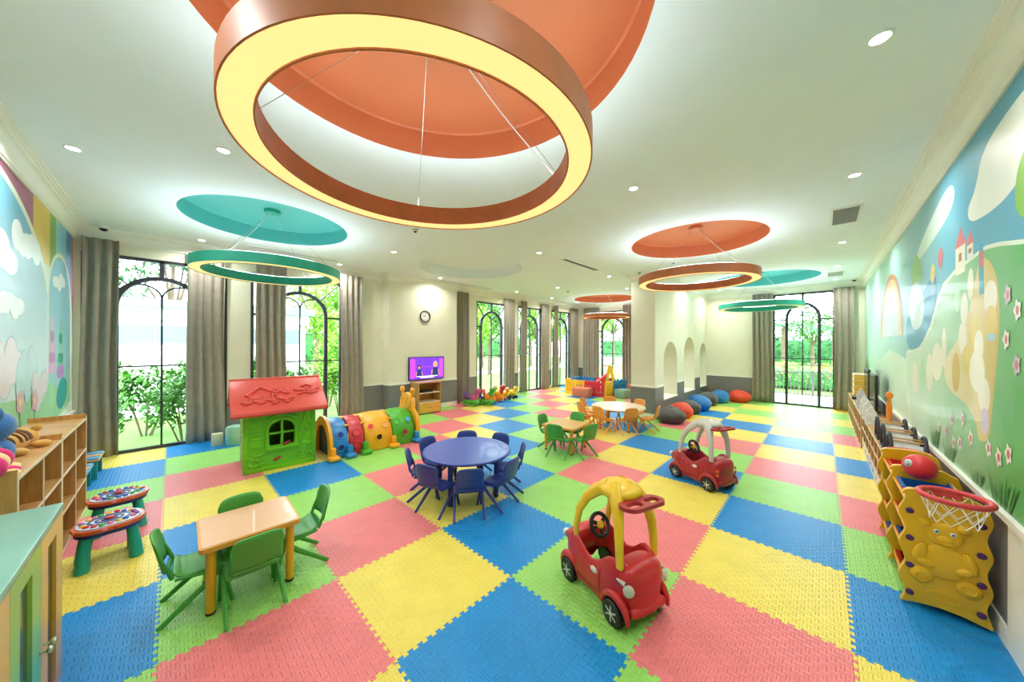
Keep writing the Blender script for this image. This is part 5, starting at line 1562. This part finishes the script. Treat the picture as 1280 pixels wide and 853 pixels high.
ML = Matrix(((0, 0, 1, U0), (1, 0, 0, 0), (0, 1, 0, 0), (0, 0, 0, 1)))          # (v, z, out) on the left wall
class Mural:
    def __init__(s, wall, M):
        s.wall, s.M, s.k = wall, M, 0
    def shape(s, name, pts, m, lift=None):
        s.k += 1
        z = 0.0004 + 0.00005 * s.k
        return MB().plate(pts, 0.00003, M=s.M, z=z).build(name, m, s.wall, smooth=0)
def smooth_poly(pts, it=2):
    for _ in range(it):
        out = []
        n_ = len(pts)
        for i in range(n_):
            a, b = pts[i], pts[(i + 1) % n_]
            out += [(a[0] * .75 + b[0] * .25, a[1] * .75 + b[1] * .25), (a[0] * .25 + b[0] * .75, a[1] * .25 + b[1] * .75)]
        pts = out
    return pts
A = Mural(wall_right, MR)
A.shape('painted_sky', rect(U0 + 0.02, U1 - 0.02, 0.836, 3.605), two_tone('sky', '#54A9CC', '#B5E0D2', 0, 3.5, 8.5), 0)
A.shape('painted_meadow', [(U0 + 0.02, 0.837), (12.7, 0.837), (12.7, 1.5), (11, 1.75), (9.5, 1.62), (8, 1.85), (6.3, 1.72), (U0 + 0.02, 1.6)], two_tone('meadow', '#DCEFDC', '#A9DAB8', 0, 6.5, 12.5), 1)
hill = [(U0 + 0.02, 0.84), (6.0, 0.84), (6.3, 1.45), (6.32, 1.81), (5.45, 1.87), (4.88, 2.11), (4.56, 2.39), (4.34, 2.51), (3.97, 2.58), (3.6, 2.61), (3.22, 2.63), (2.97, 2.60), (2.59, 2.53), (1.6, 2.35), (0.4, 2.5), (U0 + 0.02, 2.3)]
A.shape('painted_hill_edge', [(x + (0.06 if 3.9 < x < 6.4 else 0), z + (0.03 if z > 1.5 else 0)) for x, z in hill], paint('pale_outline', '#E8F2E0'), 2)
A.shape('painted_hill', hill, two_tone('hill', '#55AE5C', '#CFE8D4', 0, 2.6, 5.4, 0.8), 3)
A.shape('painted_cloud', smooth_poly([(2.2, 3.45), (2.8, 3.46), (3.3, 3.40), (3.45, 3.15), (3.66, 3.05), (3.58, 2.92), (3.18, 2.88), (2.8, 2.89), (2.4, 3.03), (1.9, 3.1), (1.7, 3.3)]), paint('cloud_white', '#EDF3EC', 0.05), 4)
A.shape('painted_cloud', smooth_poly([(4.1, 3.50), (5.06, 3.30), (5.6, 3.13), (5.75, 2.97), (4.87, 3.06), (3.97, 3.21)]), paint('cloud_mint', '#D6EDE2', 0.05), 4)
A.shape('painted_cloud', smooth_poly([(0.2, 3.3), (1.0, 3.4), (1.4, 3.2), (0.9, 3.0), (0.1, 3.05)]), paint('cloud_white', '#EDF3EC', 0.05), 4)
# towers
wht, pnk, yel, org, brn = paint('ivory', '#F0EBDC', 0.05), paint('rose', '#D8707C'), paint('straw', '#E8CE74'), paint('honey', '#D9B25C', 0.2), paint('brown', '#A8793C')
tower = lambda x0, x1, z0, z1, zt: (A.shape('painted_tower', rect(x0, x1, z0, z1), wht, 6), A.shape('painted_tower_roof', [(x0 - 0.03, z1), (x1 + 0.03, z1), ((x0 + x1) / 2, zt)], pnk, 7), A.shape('painted_tower_window', rect((x0 + x1) / 2 - 0.04, (x0 + x1) / 2 + 0.04, z0 + (z1 - z0) * .45, z0 + (z1 - z0) * .75), brn, 8))
tower(3.70, 3.98, 2.55, 2.79, 2.96)
tower(3.50, 3.65, 2.62, 2.75, 2.87)
A.shape('painted_path', smooth_poly([(3.13, 1.23), (3.37, 1.18), (3.39, 1.32), (3.7, 1.45), (4.25, 1.50), (4.40, 1.75), (3.9, 1.97), (3.62, 2.15), (3.45, 2.45), (3.3, 2.62), (3.0, 2.45), (2.93, 2.09), (3.03, 1.66), (3.09, 1.42)]), two_tone('sand_path', '#D9BE6A', '#EFE6C8', 0, 3.0, 4.4), 5)
A.shape('painted_spire', [(3.35, 2.31), (3.37, 2.62), (3.31, 2.72), (3.26, 2.62), (3.25, 2.31)], paint('spire_blue', '#3E9CC8'), 7)
A.shape('painted_spire', rect(3.26, 3.36, 2.52, 2.64), pnk, 8)
# pale rounded blobs of the picture's soft figures: trees, shrubs and stones
rnd = random.Random(9)
blob = lambda cx, cz, rx, rz_, m, nm='painted_shrub', l=9: A.shape(nm, circle(cx, cz, rx, rz_, 22), m, l)
ivory2, skyb, lilac, mint = paint('warm_white', '#F3EEDD', 0.08), paint('soft_blue', '#A9CDE0', 0.1), paint('lilac', '#D9C4DC'), paint('mint', '#BFE3C4', 0.15)
for (cx, cz, rx, rz_, m) in ((3.72, 2.23, 0.10, 0.14, ivory2), (3.76, 1.98, 0.12, 0.14, ivory2), (3.42, 2.0, 0.16, 0.17, yel), (3.36, 1.92, 0.10, 0.12, ivory2), (3.12, 2.26, 0.13, 0.13, ivory2), (3.11, 2.08, 0.12, 0.13, yel),
                             (3.10, 1.98, 0.09, 0.03, skyb), (3.40, 1.72, 0.18, 0.16, ivory2), (3.66, 1.80, 0.10, 0.12, yel), (3.24, 1.55, 0.13, 0.13, ivory2), (3.95, 1.68, 0.12, 0.18, org), (3.22, 1.36, 0.09, 0.10, lilac),
                             (4.62, 1.75, 0.22, 0.20, ivory2), (4.95, 1.62, 0.16, 0.22, ivory2), (5.3, 1.55, 0.15, 0.22, mint), (4.35, 1.9, 0.09, 0.2, ivory2), (5.75, 1.5, 0.18, 0.2, ivory2), (3.9, 2.32, 0.10, 0.10, mint), (3.55, 2.42, 0.08, 0.13, ivory2)):
    blob(cx, cz, rx, rz_, m, 'painted_shape')
# tree pair and rainbow arch further along
A.shape('painted_lake', smooth_poly([(6.35, 1.85), (6.35, 2.4), (5.9, 2.2), (5.6, 2.45), (4.7, 2.75), (4.62, 2.45), (4.95, 2.13), (5.5, 1.88)]), paint('lake_blue', '#2F8FB8', 0.12), 6)
A.shape('painted_tree', smooth_poly([(6.0, 2.70), (6.04, 2.95), (5.72, 3.13), (5.40, 2.93), (5.34, 2.66)]), paint('leaf_green', '#86C24C', 0.15), 9)
A.shape('painted_tree', smooth_poly([(6.15, 2.45), (6.06, 2.73), (5.57, 2.76), (5.2, 2.47), (5.30, 2.15), (5.92, 2.10)]), paint('pale_glass', '#D4E6EE', 0.1), 8)
for k, (c_, r_) in enumerate((('#B5764A', 0), ('#E3A24A', 0.12), ('#EBD17C', 0.24), ('#CFE3EA', 0.36))):
    cx, rx, rz_ = 7.95, 1.30 - r_, 1.10 - r_ * 0.8
    A.shape('painted_rainbow', [(cx + rx * math.cos(PI * k2 / 30), 2.08 + rz_ * math.sin(PI * k2 / 30)) for k2 in range(31)], paint('rainbow_%d' % k, c_), 9 + k)
for (cx, cz, m) in ((4.82, 2.71, yel), (4.50, 2.82, pnk)):
    A.shape('painted_balloon', circle(cx, cz, 0.10, 0.105, 20), m, 10)
    A.shape('painted_balloon_string', rect(cx - 0.006, cx + 0.006, cz - 0.24, cz - 0.10), wht, 10)
# flowers
fl_c = paint('flower_white', '#F4EEF0', 0.04)
fl_p = paint('flower_pink', '#D84C70')
for k, (cx, cz) in enumerate(((4.01, 1.03), (3.82, 1.07), (3.53, 1.17), (3.14, 1.18), (2.95, 1.16), (2.79, 1.22), (4.25, 1.1), (3.74, 1.29), (4.06, 1.24), (4.5, 1.08), (2.67, 1.8), (2.83, 1.96), (2.81, 2.25), (2.66, 2.14), (2.2, 1.3), (1.8, 1.2), (1.2, 1.35), (0.5, 1.2))):
    r_ = 0.048
    big = k < 6
    pet = []
    for j in range(25):
        a = 2 * PI * j / 25
        q = r_ * (1 + 0.22 * math.cos(5 * a))
        pet.append((cx + q * math.cos(a), cz + q * 1.25 * math.sin(a)))
    A.shape('painted_flower', pet, fl_c if big or k % 2 else lilac, 12)
    A.shape('painted_flower_heart', circle(cx, cz, 0.024, 0.03, 14), fl_p if big else pnk, 13)
gr_dk = paint('grass_dark', '#2C7A34', 0.2)
gr_lt = paint('grass_light', '#5EB04C', 0.2)
for (gx, gz, h, n_) in ((2.92, 0.845, 0.22, 9), (4.72, 0.845, 0.26, 8), (4.17, 0.845, 0.18, 8), (3.4, 0.845, 0.14, 6), (2.3, 0.845, 0.2, 8), (11.9, 0.845, 0.7, 12), (12.3, 0.845, 0.9, 12), (11.2, 0.845, 0.5, 10)):
    for j in range(n_):
        x = gx + (j - n_ / 2) * 0.035
        lean = (j - n_ / 2) * 0.022
        A.shape('painted_grass_blade', [(x - 0.012, gz), (x + 0.012, gz), (x + lean * 0.6 + 0.008, gz + h * 0.6), (x + lean * 1.5, gz + h * rnd.uniform(0.8, 1.1))], (gr_dk, gr_lt)[j % 2], 11)
A.shape('painted_tree', smooth_poly([(2.63, 3.05), (2.70, 2.85), (2.62, 2.68), (2.2, 2.6), (1.8, 2.8), (2.0, 3.1), (2.4, 3.15)]), paint('leaf_green', '#86C24C', 0.15), 10)

B = Mural(wall_left, ML)
B.shape('painted_ground', rect(V0 + 0.02, 6.62, 0.836, 3.604), paint('cream_ground', '#DCE8D4', 0.08), 0)
cols = [('#A8567C', 3.55, 4.66), ('#E9C24C', 4.66, 5.40), ('#7FA83C', 5.40, 5.72), ('#8CC8DC', 5.72, 6.34), ('#3E8FC4', 6.34, 6.66), ('#E27AA8', 6.66, 6.80)]
for k, (c_, a, b) in enumerate(cols):
    B.shape('painted_stripe', [(a, 2.9 - 0.25 * (k == 5)), (b, 2.9 - 0.25 * (k >= 4) - (0.3 if k >= 4 else 0)), (b, 3.604), (a, 3.604)], paint('stripe_%d' % k, c_, 0.08), 1)
B.shape('painted_dome_rim', circle(3.05, 2.05, 2.48, 1.54, 60)[0:31] + [(0.57, 0.84), (5.53, 0.84)], paint('dome_rim', '#E4EBD6', 0.05), 2)
B.shape('painted_dome', circle(3.05, 2.05, 2.36, 1.47, 60)[0:31] + [(0.69, 0.84), (5.41, 0.84)], two_tone('dome_sky', '#CFE2E6', '#5FA9C4', 2, 1.6, 3.6), 3)
B.shape('painted_arch_rim', [(5.30, 1.0), (6.72, 1.0), (6.70, 2.3)] + [(5.99 + 0.70 * math.cos(PI * k / 16), 2.50 + 0.68 * math.sin(PI * k / 16)) for k in range(17)], paint('dome_rim', '#E4EBD6', 0.05), 4)
B.shape('painted_arch', [(5.34, 1.0), (6.66, 1.0), (6.64, 2.3)] + [(5.99 + 0.64 * math.cos(PI * k / 16), 2.50 + 0.62 * math.sin(PI * k / 16)) for k in range(17)], two_tone('arch_sky', '#9CCBC8', '#8CC4DC', 2, 1.2, 2.8), 5)
B.shape('painted_meadow', smooth_poly([(0.6, 0.84), (6.7, 0.84), (6.68, 1.35), (5.9, 1.25), (5.2, 1.45), (4.4, 1.3), (3.0, 1.4), (0.7, 1.3)]), paint('meadow_left', '#9CCFA0', 0.15), 6)
tr_p, tr_g = paint('tree_purple', '#C07AB8'), paint('tree_green', '#3FA07C')
for (cx, m, z0) in ((5.53, tr_p, 1.50), (6.0, tr_g, 1.48)):
    for k in range(5):
        w_ = 0.24 - k * 0.035
        zz = z0 + k * 0.14
        B.shape('painted_tree_tier', smooth_poly([(cx - w_, zz), (cx + w_, zz), (cx + w_ * 0.5, zz + 0.19), (cx - w_ * 0.5, zz + 0.19)], 2), (m if k % 2 else paint('tier_lilac' if m is tr_p else 'tier_mint', '#D9A4CC' if m is tr_p else '#8CC8B0')), 8 + k)
B.shape('painted_oval', smooth_poly([(6.05, 1.45), (6.45, 1.34), (6.36, 1.05), (5.95, 0.93), (5.69, 1.15)]), paint('oval_teal', '#1F9C9A'), 9)
B.shape('painted_oval', circle(6.0, 1.50, 0.22, 0.10, 20), paint('oval_lilac', '#C48CD0'), 10)
soft = [paint('soft_pink', '#E2D2DC', 0.06), paint('soft_white', '#EAF1F2', 0.05), paint('soft_aqua', '#BBD8E0', 0.08)]
lnm = paint('thin_blue_line', '#A9C4D4')
def lumps(name, cx, cz, w_, h_, m, seed):
    rl = random.Random(seed)
    for k in range(5):
        B.shape(name, circle(cx + (k - 2) * w_ * 0.24, cz + rl.uniform(-0.15, 0.25) * h_, w_ * 0.26, h_ * rl.uniform(0.32, 0.5), 24), m)
for k, (cx, cz, w_, h_) in enumerate(((4.45, 2.95, 0.7, 0.35), (3.45, 2.75, 0.9, 0.4), (2.3, 3.0, 1.0, 0.4), (3.9, 2.3, 0.6, 0.25), (5.9, 2.75, 0.5, 0.22))):
    lumps('painted_cloud', cx, cz, w_, h_, soft[1], k)
for k, (cx, cz, w_, h_) in enumerate(((3.75, 1.62, 0.75, 0.5), (4.45, 1.55, 0.5, 0.55), (4.95, 1.35, 0.45, 0.4), (3.1, 1.6, 0.6, 0.45))):
    lumps('painted_bush', cx, cz, w_ * 1.06, h_ * 1.06, lnm, 20 + k)
    lumps('painted_bush', cx, cz, w_, h_, soft[(0, 2, 0, 2)[k]], 20 + k)
for (cx, z0) in ((4.20, 1.2), (4.72, 1.15), (3.45, 1.25)):
    B.shape('painted_flower_stem', rect(cx - 0.012, cx + 0.012, z0 - 0.3, z0 + 0.05), paint('stem_green', '#6FB07A'))
    for j in range(5):
        B.shape('painted_petal', circle(cx + 0.075 * math.cos(j * 2 * PI / 5), z0 + 0.09 + 0.075 * math.sin(j * 2 * PI / 5), 0.055, 0.055, 16), paint('petal_rose', '#D9A4B8'))
    B.shape('painted_flower_heart', circle(cx, z0 + 0.09, 0.04, 0.04, 14), paint('petal_straw', '#E8D48C'))
# ------------------------------------------------------------------ outside: lawn, building, trees, balcony
lawn_m = mat('lawn_grass', '#5F8A38', 0.9, var=0.3, vscale=0.6, bump=0.4, bscale=20)
ground = struct(MB().span((-40, V1 + 0.25, -0.5), (45, 60, -0.25)).build('ground_lawn', lawn_m, smooth=0))
struct(MB().span((U1 + 0.25, -40, -0.5), (60, V1 + 0.25, -0.28)).build('ground_garden', lawn_m, smooth=0))
pave = mat('pale_path_paving', '#D8D2C4', 0.8, var=0.1)
struct(MB().span((3.2, 16.0, -0.26), (45, 18.0, -0.235)).build('ground_path', pave, smooth=0))
bal = mat('balcony_tile', '#D9D9DC', 0.5, var=0.05)
struct(MB().span((U1 + 0.25, -6, -0.3), (16.2, 2.6, -0.04)).build('ground_balcony', bal, smooth=0))
bw = mat('white_render_wall', '#F2F1F0', 0.7, var=0.03)
bg = mat('blue_grey_band', '#6C7688', 0.6, var=0.05)
t = thing('pavilion_building', 'white flat roofed pavilion with grey bands outside the corner windows', 'building', (0, 12.5, -0.25))
MB().span((-14, 0, 0), (2.6, 6, 3.2)).build('wall', bw, t, smooth=0)
MB().span((-14.2, -0.30, 3.2), (2.85, 6.2, 3.45)).build('cornice', bg, t, smooth=0)
MB().span((-14.1, -0.12, 2.85), (2.7, 0, 3.2)).build('fascia', bw, t, smooth=0)
MB().span((-14, -0.03, 2.15), (-1.3, 0, 2.68)).build('recess_band', bg, t, smooth=0)
MB().span((-1.25, -0.03, 2.15), (2.4, 0, 2.68)).build('recess_band', bg, t, smooth=0)
MB().span((-0.9, -0.12, 1.85), (0.6, 0, 2.0)).build('awning', mat('pale_awning', '#C9CBD0', 0.5), t, smooth=0)
for u in (-3.3, -1.6, 1.6):
    MB().span((u, -0.08, 0), (u + 0.35, 0, 2.15)).build('pilaster', bw, t, smooth=0)

leaf_ms = [mat('leaf_mid_green', '#4F8A2E', 0.6, var=0.45, vscale=2.2), mat('leaf_bright_green', '#86B83A', 0.6, var=0.4, vscale=2.2), mat('leaf_deep_green', '#2F6A34', 0.6, var=0.45, vscale=2.2)]
bark = mat('grey_bark', '#6E5C48', 0.9, var=0.25, bump=0.4)
def leaves(clumps, n_, size, seed):
    rnd_ = random.Random(seed)
    mb = MB()
    for i in range(n_):
        c, r_ = clumps[rnd_.randrange(len(clumps))]
        while True:
            p = Vector((rnd_.uniform(-1, 1), rnd_.uniform(-1, 1), rnd_.uniform(-1, 1)))
            if 0.25 < p.length < 1: break
        p = Vector(c) + Vector((p.x * r_[0], p.y * r_[1], p.z * r_[2]))
        s = size * rnd_.uniform(0.6, 1.3)
        M = T(p) @ Matrix.Rotation(rnd_.uniform(0, 6.28), 4, 'Z') @ Matrix.Rotation(rnd_.uniform(-1.1, 1.1), 4, 'X') @ Matrix.Rotation(rnd_.uniform(-.6, .6), 4, 'Y')
        mb.add([(0, -s, 0), (s * 0.38, -s * 0.1, s * 0.10), (0, s, 0), (-s * 0.38, -s * 0.1, s * 0.10)], [(0, 1, 2), (0, 2, 3)], M)
    return mb
def shrub(loc, h, w, n_, m, lab, seed, size=0.075, name='shrub', cat='shrub', group='shrubs outside the windows'):
    rnd_ = random.Random(seed)
    t = thing(name, lab, cat, loc, 0, group)
    cl = []
    for k in range(7):
        a = rnd_.uniform(0, 6.28)
        e = (rnd_.uniform(0.1, 0.9) * w * math.cos(a), rnd_.uniform(0.1, 0.5) * w * math.sin(a), h * rnd_.uniform(0.45, 0.9))
        MB().tube([(e[0] * 0.15, e[1] * 0.15, 0), (e[0] * 0.5, e[1] * 0.5, e[2] * 0.5), e], [0.018, 0.013, 0.006], 6).build('stem', bark, t)
        cl.append((e, (w * 0.42, w * 0.35, h * 0.26)))
    leaves(cl, n_, size, seed).build('foliage', m, t, smooth=0, kind='stuff')
    return t
SH = [(-2.3, 8.1, 1.7, 0.66), (-1.35, 9.5, 1.85, 0.7), (-0.75, 8.0, 1.65, 0.62), (0.35, 9.3, 1.7, 0.66), (1.2, 8.0, 1.45, 0.58), (2.75, 10.4, 2.9, 0.85), (2.45, 8.2, 1.6, 0.6)]
SL = ['leafy shrub left behind the corner window', 'leafy shrub in the middle of the corner window', 'leafy shrub at the corner window curtain', 'leafy shrub hidden between the two corner windows',
      'leafy shrub low behind the playhouse window', 'tall bright shrub right of the playhouse window', 'bright shrub past the playhouse curtain']
for k, (u, v, h, w) in enumerate(SH):
    shrub((u, v, -0.25), h, w, 1500, leaf_ms[0 if k < 5 else 1], SL[k], 10 + k)
def tree(loc, h, cr, n_, m, lab, seed, size=0.16, group='garden trees'):
    rnd_ = random.Random(seed)
    t = thing('garden_tree', lab, 'tree', loc, 0, group)
    MB().tube([(0, 0, 0), (0.08, 0.03, h * 0.3), (-0.05, 0.05, h * 0.6), (0.05, 0, h * 0.85)], [0.16, 0.13, 0.09, 0.04], 10).build('trunk', bark, t)
    cl = []
    for k in range(9):
        a = 2 * PI * k / 9 + rnd_.uniform(-.3, .3)
        q = rnd_.uniform(0.3, 0.8)
        e = (cr * q * math.cos(a), cr * q * math.sin(a), h * rnd_.uniform(0.5, 0.95))
        MB().tube([(0, 0, h * 0.4), (e[0] * 0.5, e[1] * 0.5, (h * 0.4 + e[2]) / 2 + 0.1), e], [0.07, 0.05, 0.02], 6).build('branch', bark, t)
        cl.append((e, (cr * 0.5, cr * 0.5, h * 0.14)))
    leaves(cl, n_, size, seed).build('crown', m, t, smooth=0, kind='stuff')
TR = [((-0.9, 21.0, -0.25), 7.5, 2.6, 2, 'tall tree behind the pavilion roof'), ((4.6, 14.5, -0.25), 5.4, 1.5, 1, 'bright tree beside the pavilion corner'), ((5.0, 20, -0.25), 7, 2.6, 1, 'bright tree across the path, left'),
      ((11.0, 13.4, -0.25), 4.8, 1.5, 1, 'young bright tree seen through the third window'), ((14.0, 22, -0.25), 7.5, 2.5, 0, 'tree farther along the lawn in the third window'), ((17.6, 13.2, -0.25), 5.4, 1.6, 1, 'tree seen through the middle far window'),
      ((23.4, 14.2, -0.25), 6.5, 1.7, 0, 'tree seen through the last back window'), ((21.0, 10.2, -0.25), 5.6, 1.6, 1, 'tree standing left behind the playpen window'), ((27.0, 7.2, -0.25), 7.0, 2.3, 0, 'tree right behind the playpen window'),
      ((32, 14.5, -0.25), 8, 3.2, 0, 'distant tree beyond the playpen window'), ((33.5, 22.5, -0.25), 8, 2.6, 2, 'distant dark tree beyond the lawn'),
      ((23.5, -4.6, -0.28), 4.8, 1.9, 1, 'spreading tree right of the balcony garden'), ((38.0, -1.2, -0.28), 5.6, 2.6, 0, 'tree in the middle of the balcony garden'), ((40, 4.2, -0.28), 5.6, 2.6, 2, 'distant tree left in the balcony garden'), ((34, -7.0, -0.28), 6.0, 2.6, 0, 'distant tree right in the balcony garden')]
TR += [((14.6, 15.2, -0.25), 5.6, 1.7, 0, 'slim tree in the third window, nearest the path'), ((18.6, 20.6, -0.25), 6.6, 1.8, 1, 'bright tree across the path in the third window'), ((25.5, 27.0, -0.25), 8, 2.8, 2, 'dark distant tree past the path'),
       ((24.0, 19.4, -0.25), 6.2, 1.5, 2, 'dark tree in the middle far window'), ((28.0, 19.0, -0.25), 6.5, 1.3, 1, 'bright tree behind the last back window')]
for k, (loc, h, cr, mi, lab) in enumerate(TR):
    tree(loc, h, cr, 2200, leaf_ms[mi], lab, 40 + k, size=0.15 if k not in (0,) else 0.17)
# palms
def palm(loc, h, lab, seed):
    rnd_ = random.Random(seed)
    t = thing('palm_tree', lab, 'palm', loc, 0, 'garden palms')
    MB().tube([(0, 0, 0), (0.1, 0, h * 0.5), (0.05, 0, h)], [0.17, 0.13, 0.11], 10).build('trunk', bark, t)
    for k in range(14):
        a = 2 * PI * k / 14 + rnd_.uniform(-.2, .2)
        up = rnd_.uniform(0.2, 0.9)
        L = rnd_.uniform(1.3, 1.8)
        mb = MB()
        pts = [Vector((0.05 + L * s * math.cos(a), L * s * math.sin(a), h + up * L * (s - 1.15 * s * s))) for s in [j / 8 for j in range(9)]]
        mb.tube(pts, 0.018, 5)
        sd = Vector((-math.sin(a), math.cos(a), 0))
        for j in range(1, 9):
            for s in (-1, 1):
                w_ = 0.42 * math.sin(PI * (0.15 + 0.8 * j / 9))
                d = (pts[j] - pts[j - 1]).normalized()
                p = pts[j]
                mb.add([p - d * 0.05, p + d * 0.04, p + sd * s * w_ + d * 0.2 - Vector((0, 0, 0.12))], [(0, 1, 2)])
        mb.build('frond', leaf_ms[2], t, smooth=0)
palm((25.0, -0.1, -0.28), 3.3, 'palm left in the balcony view', 3)
palm((30.0, -2.4, -0.28), 3.2, 'palm right in the balcony view', 5)
# hedge with blossoms and balcony railing
def hedge(loc, lx, ly, h, m, lab, seed, n_=6000, rz=0.0, lf=0.085):
    t = thing('flower_hedge', lab, 'hedge', loc, rz, 'garden hedges')
    MB().box((0, 0, h * 0.42), (lx * 0.7, ly * 0.9, h * 0.7), b=0.1).build('core', leaf_ms[2], t)
    leaves([((0, y, h * 0.5), (lx * 0.6, ly * 0.09, h * 0.62)) for y in [(-0.5 + (k + .5) / 8) * ly for k in range(8)]], n_, lf, seed).build('foliage', m, t, smooth=0, kind='stuff')
    leaves([((-lx * 0.3, y, h * 0.75), (lx * 0.3, 0.5, h * 0.3)) for y in (-2.0, -0.6, 1.3)], 160, 0.09, seed + 1).build('blossoms', mat('coral_blossom', '#E0564C', 0.6), t, smooth=0, kind='stuff')
hedge((21.0, -1.4, -0.28), 1.6, 13, 1.25, leaf_ms[1], 'long bright hedge with coral blossoms beyond the balcony railing', 71)
hedge((24.0, 38.0, -0.25), 3.0, 44, 4.2, leaf_ms[0], 'long distant tree belt beyond the back lawn', 81, 7000, R(90), 0.30)
hedge((48.0, 6.0, -0.28), 3.0, 40, 3.6, leaf_ms[2], 'long distant tree belt beyond the balcony garden', 83, 6000, 0.0, 0.30)
rail_m = mat('dark_railing_metal', '#4A463F', 0.5)
t = thing('balcony_railing', 'dark metal railing along the balcony', 'railing', (15.8, 0, -0.04))
for z in (0.08, 0.92):
    MB().span((-0.02, -5.5, z - 0.02), (0.02, 2.4, z + 0.02)).build('rail', rail_m, t, smooth=0)
bal_me = MB().cyl((0, 0, 0.08), (0, 0, 0.92), 0.014, n=6).mesh('baluster', rail_m)
for k in range(72):
    o = bpy.data.objects.new('baluster', bal_me)
    C.objects.link(o)
    o.parent = t
    o.location = (0, -5.45 + k * 0.11, 0)
for k in range(5):
    MB().span((-0.03, -5.5 + k * 1.95, 0), (0.03, -5.44 + k * 1.95, 1.0)).build('post', rail_m, t, smooth=0)
t = thing('balcony_column', 'white round column on the balcony left of the window', 'column', (14.6, -0.35, -0.04))
MB().lathe([(0.26, 0), (0.26, 0.12), (0.22, 0.16), (0.19, 0.22), (0.17, 3.0), (0.2, 3.05), (0.24, 3.15), (0.24, 3.3)], n=28).build('shaft', bw, t, smooth=30)
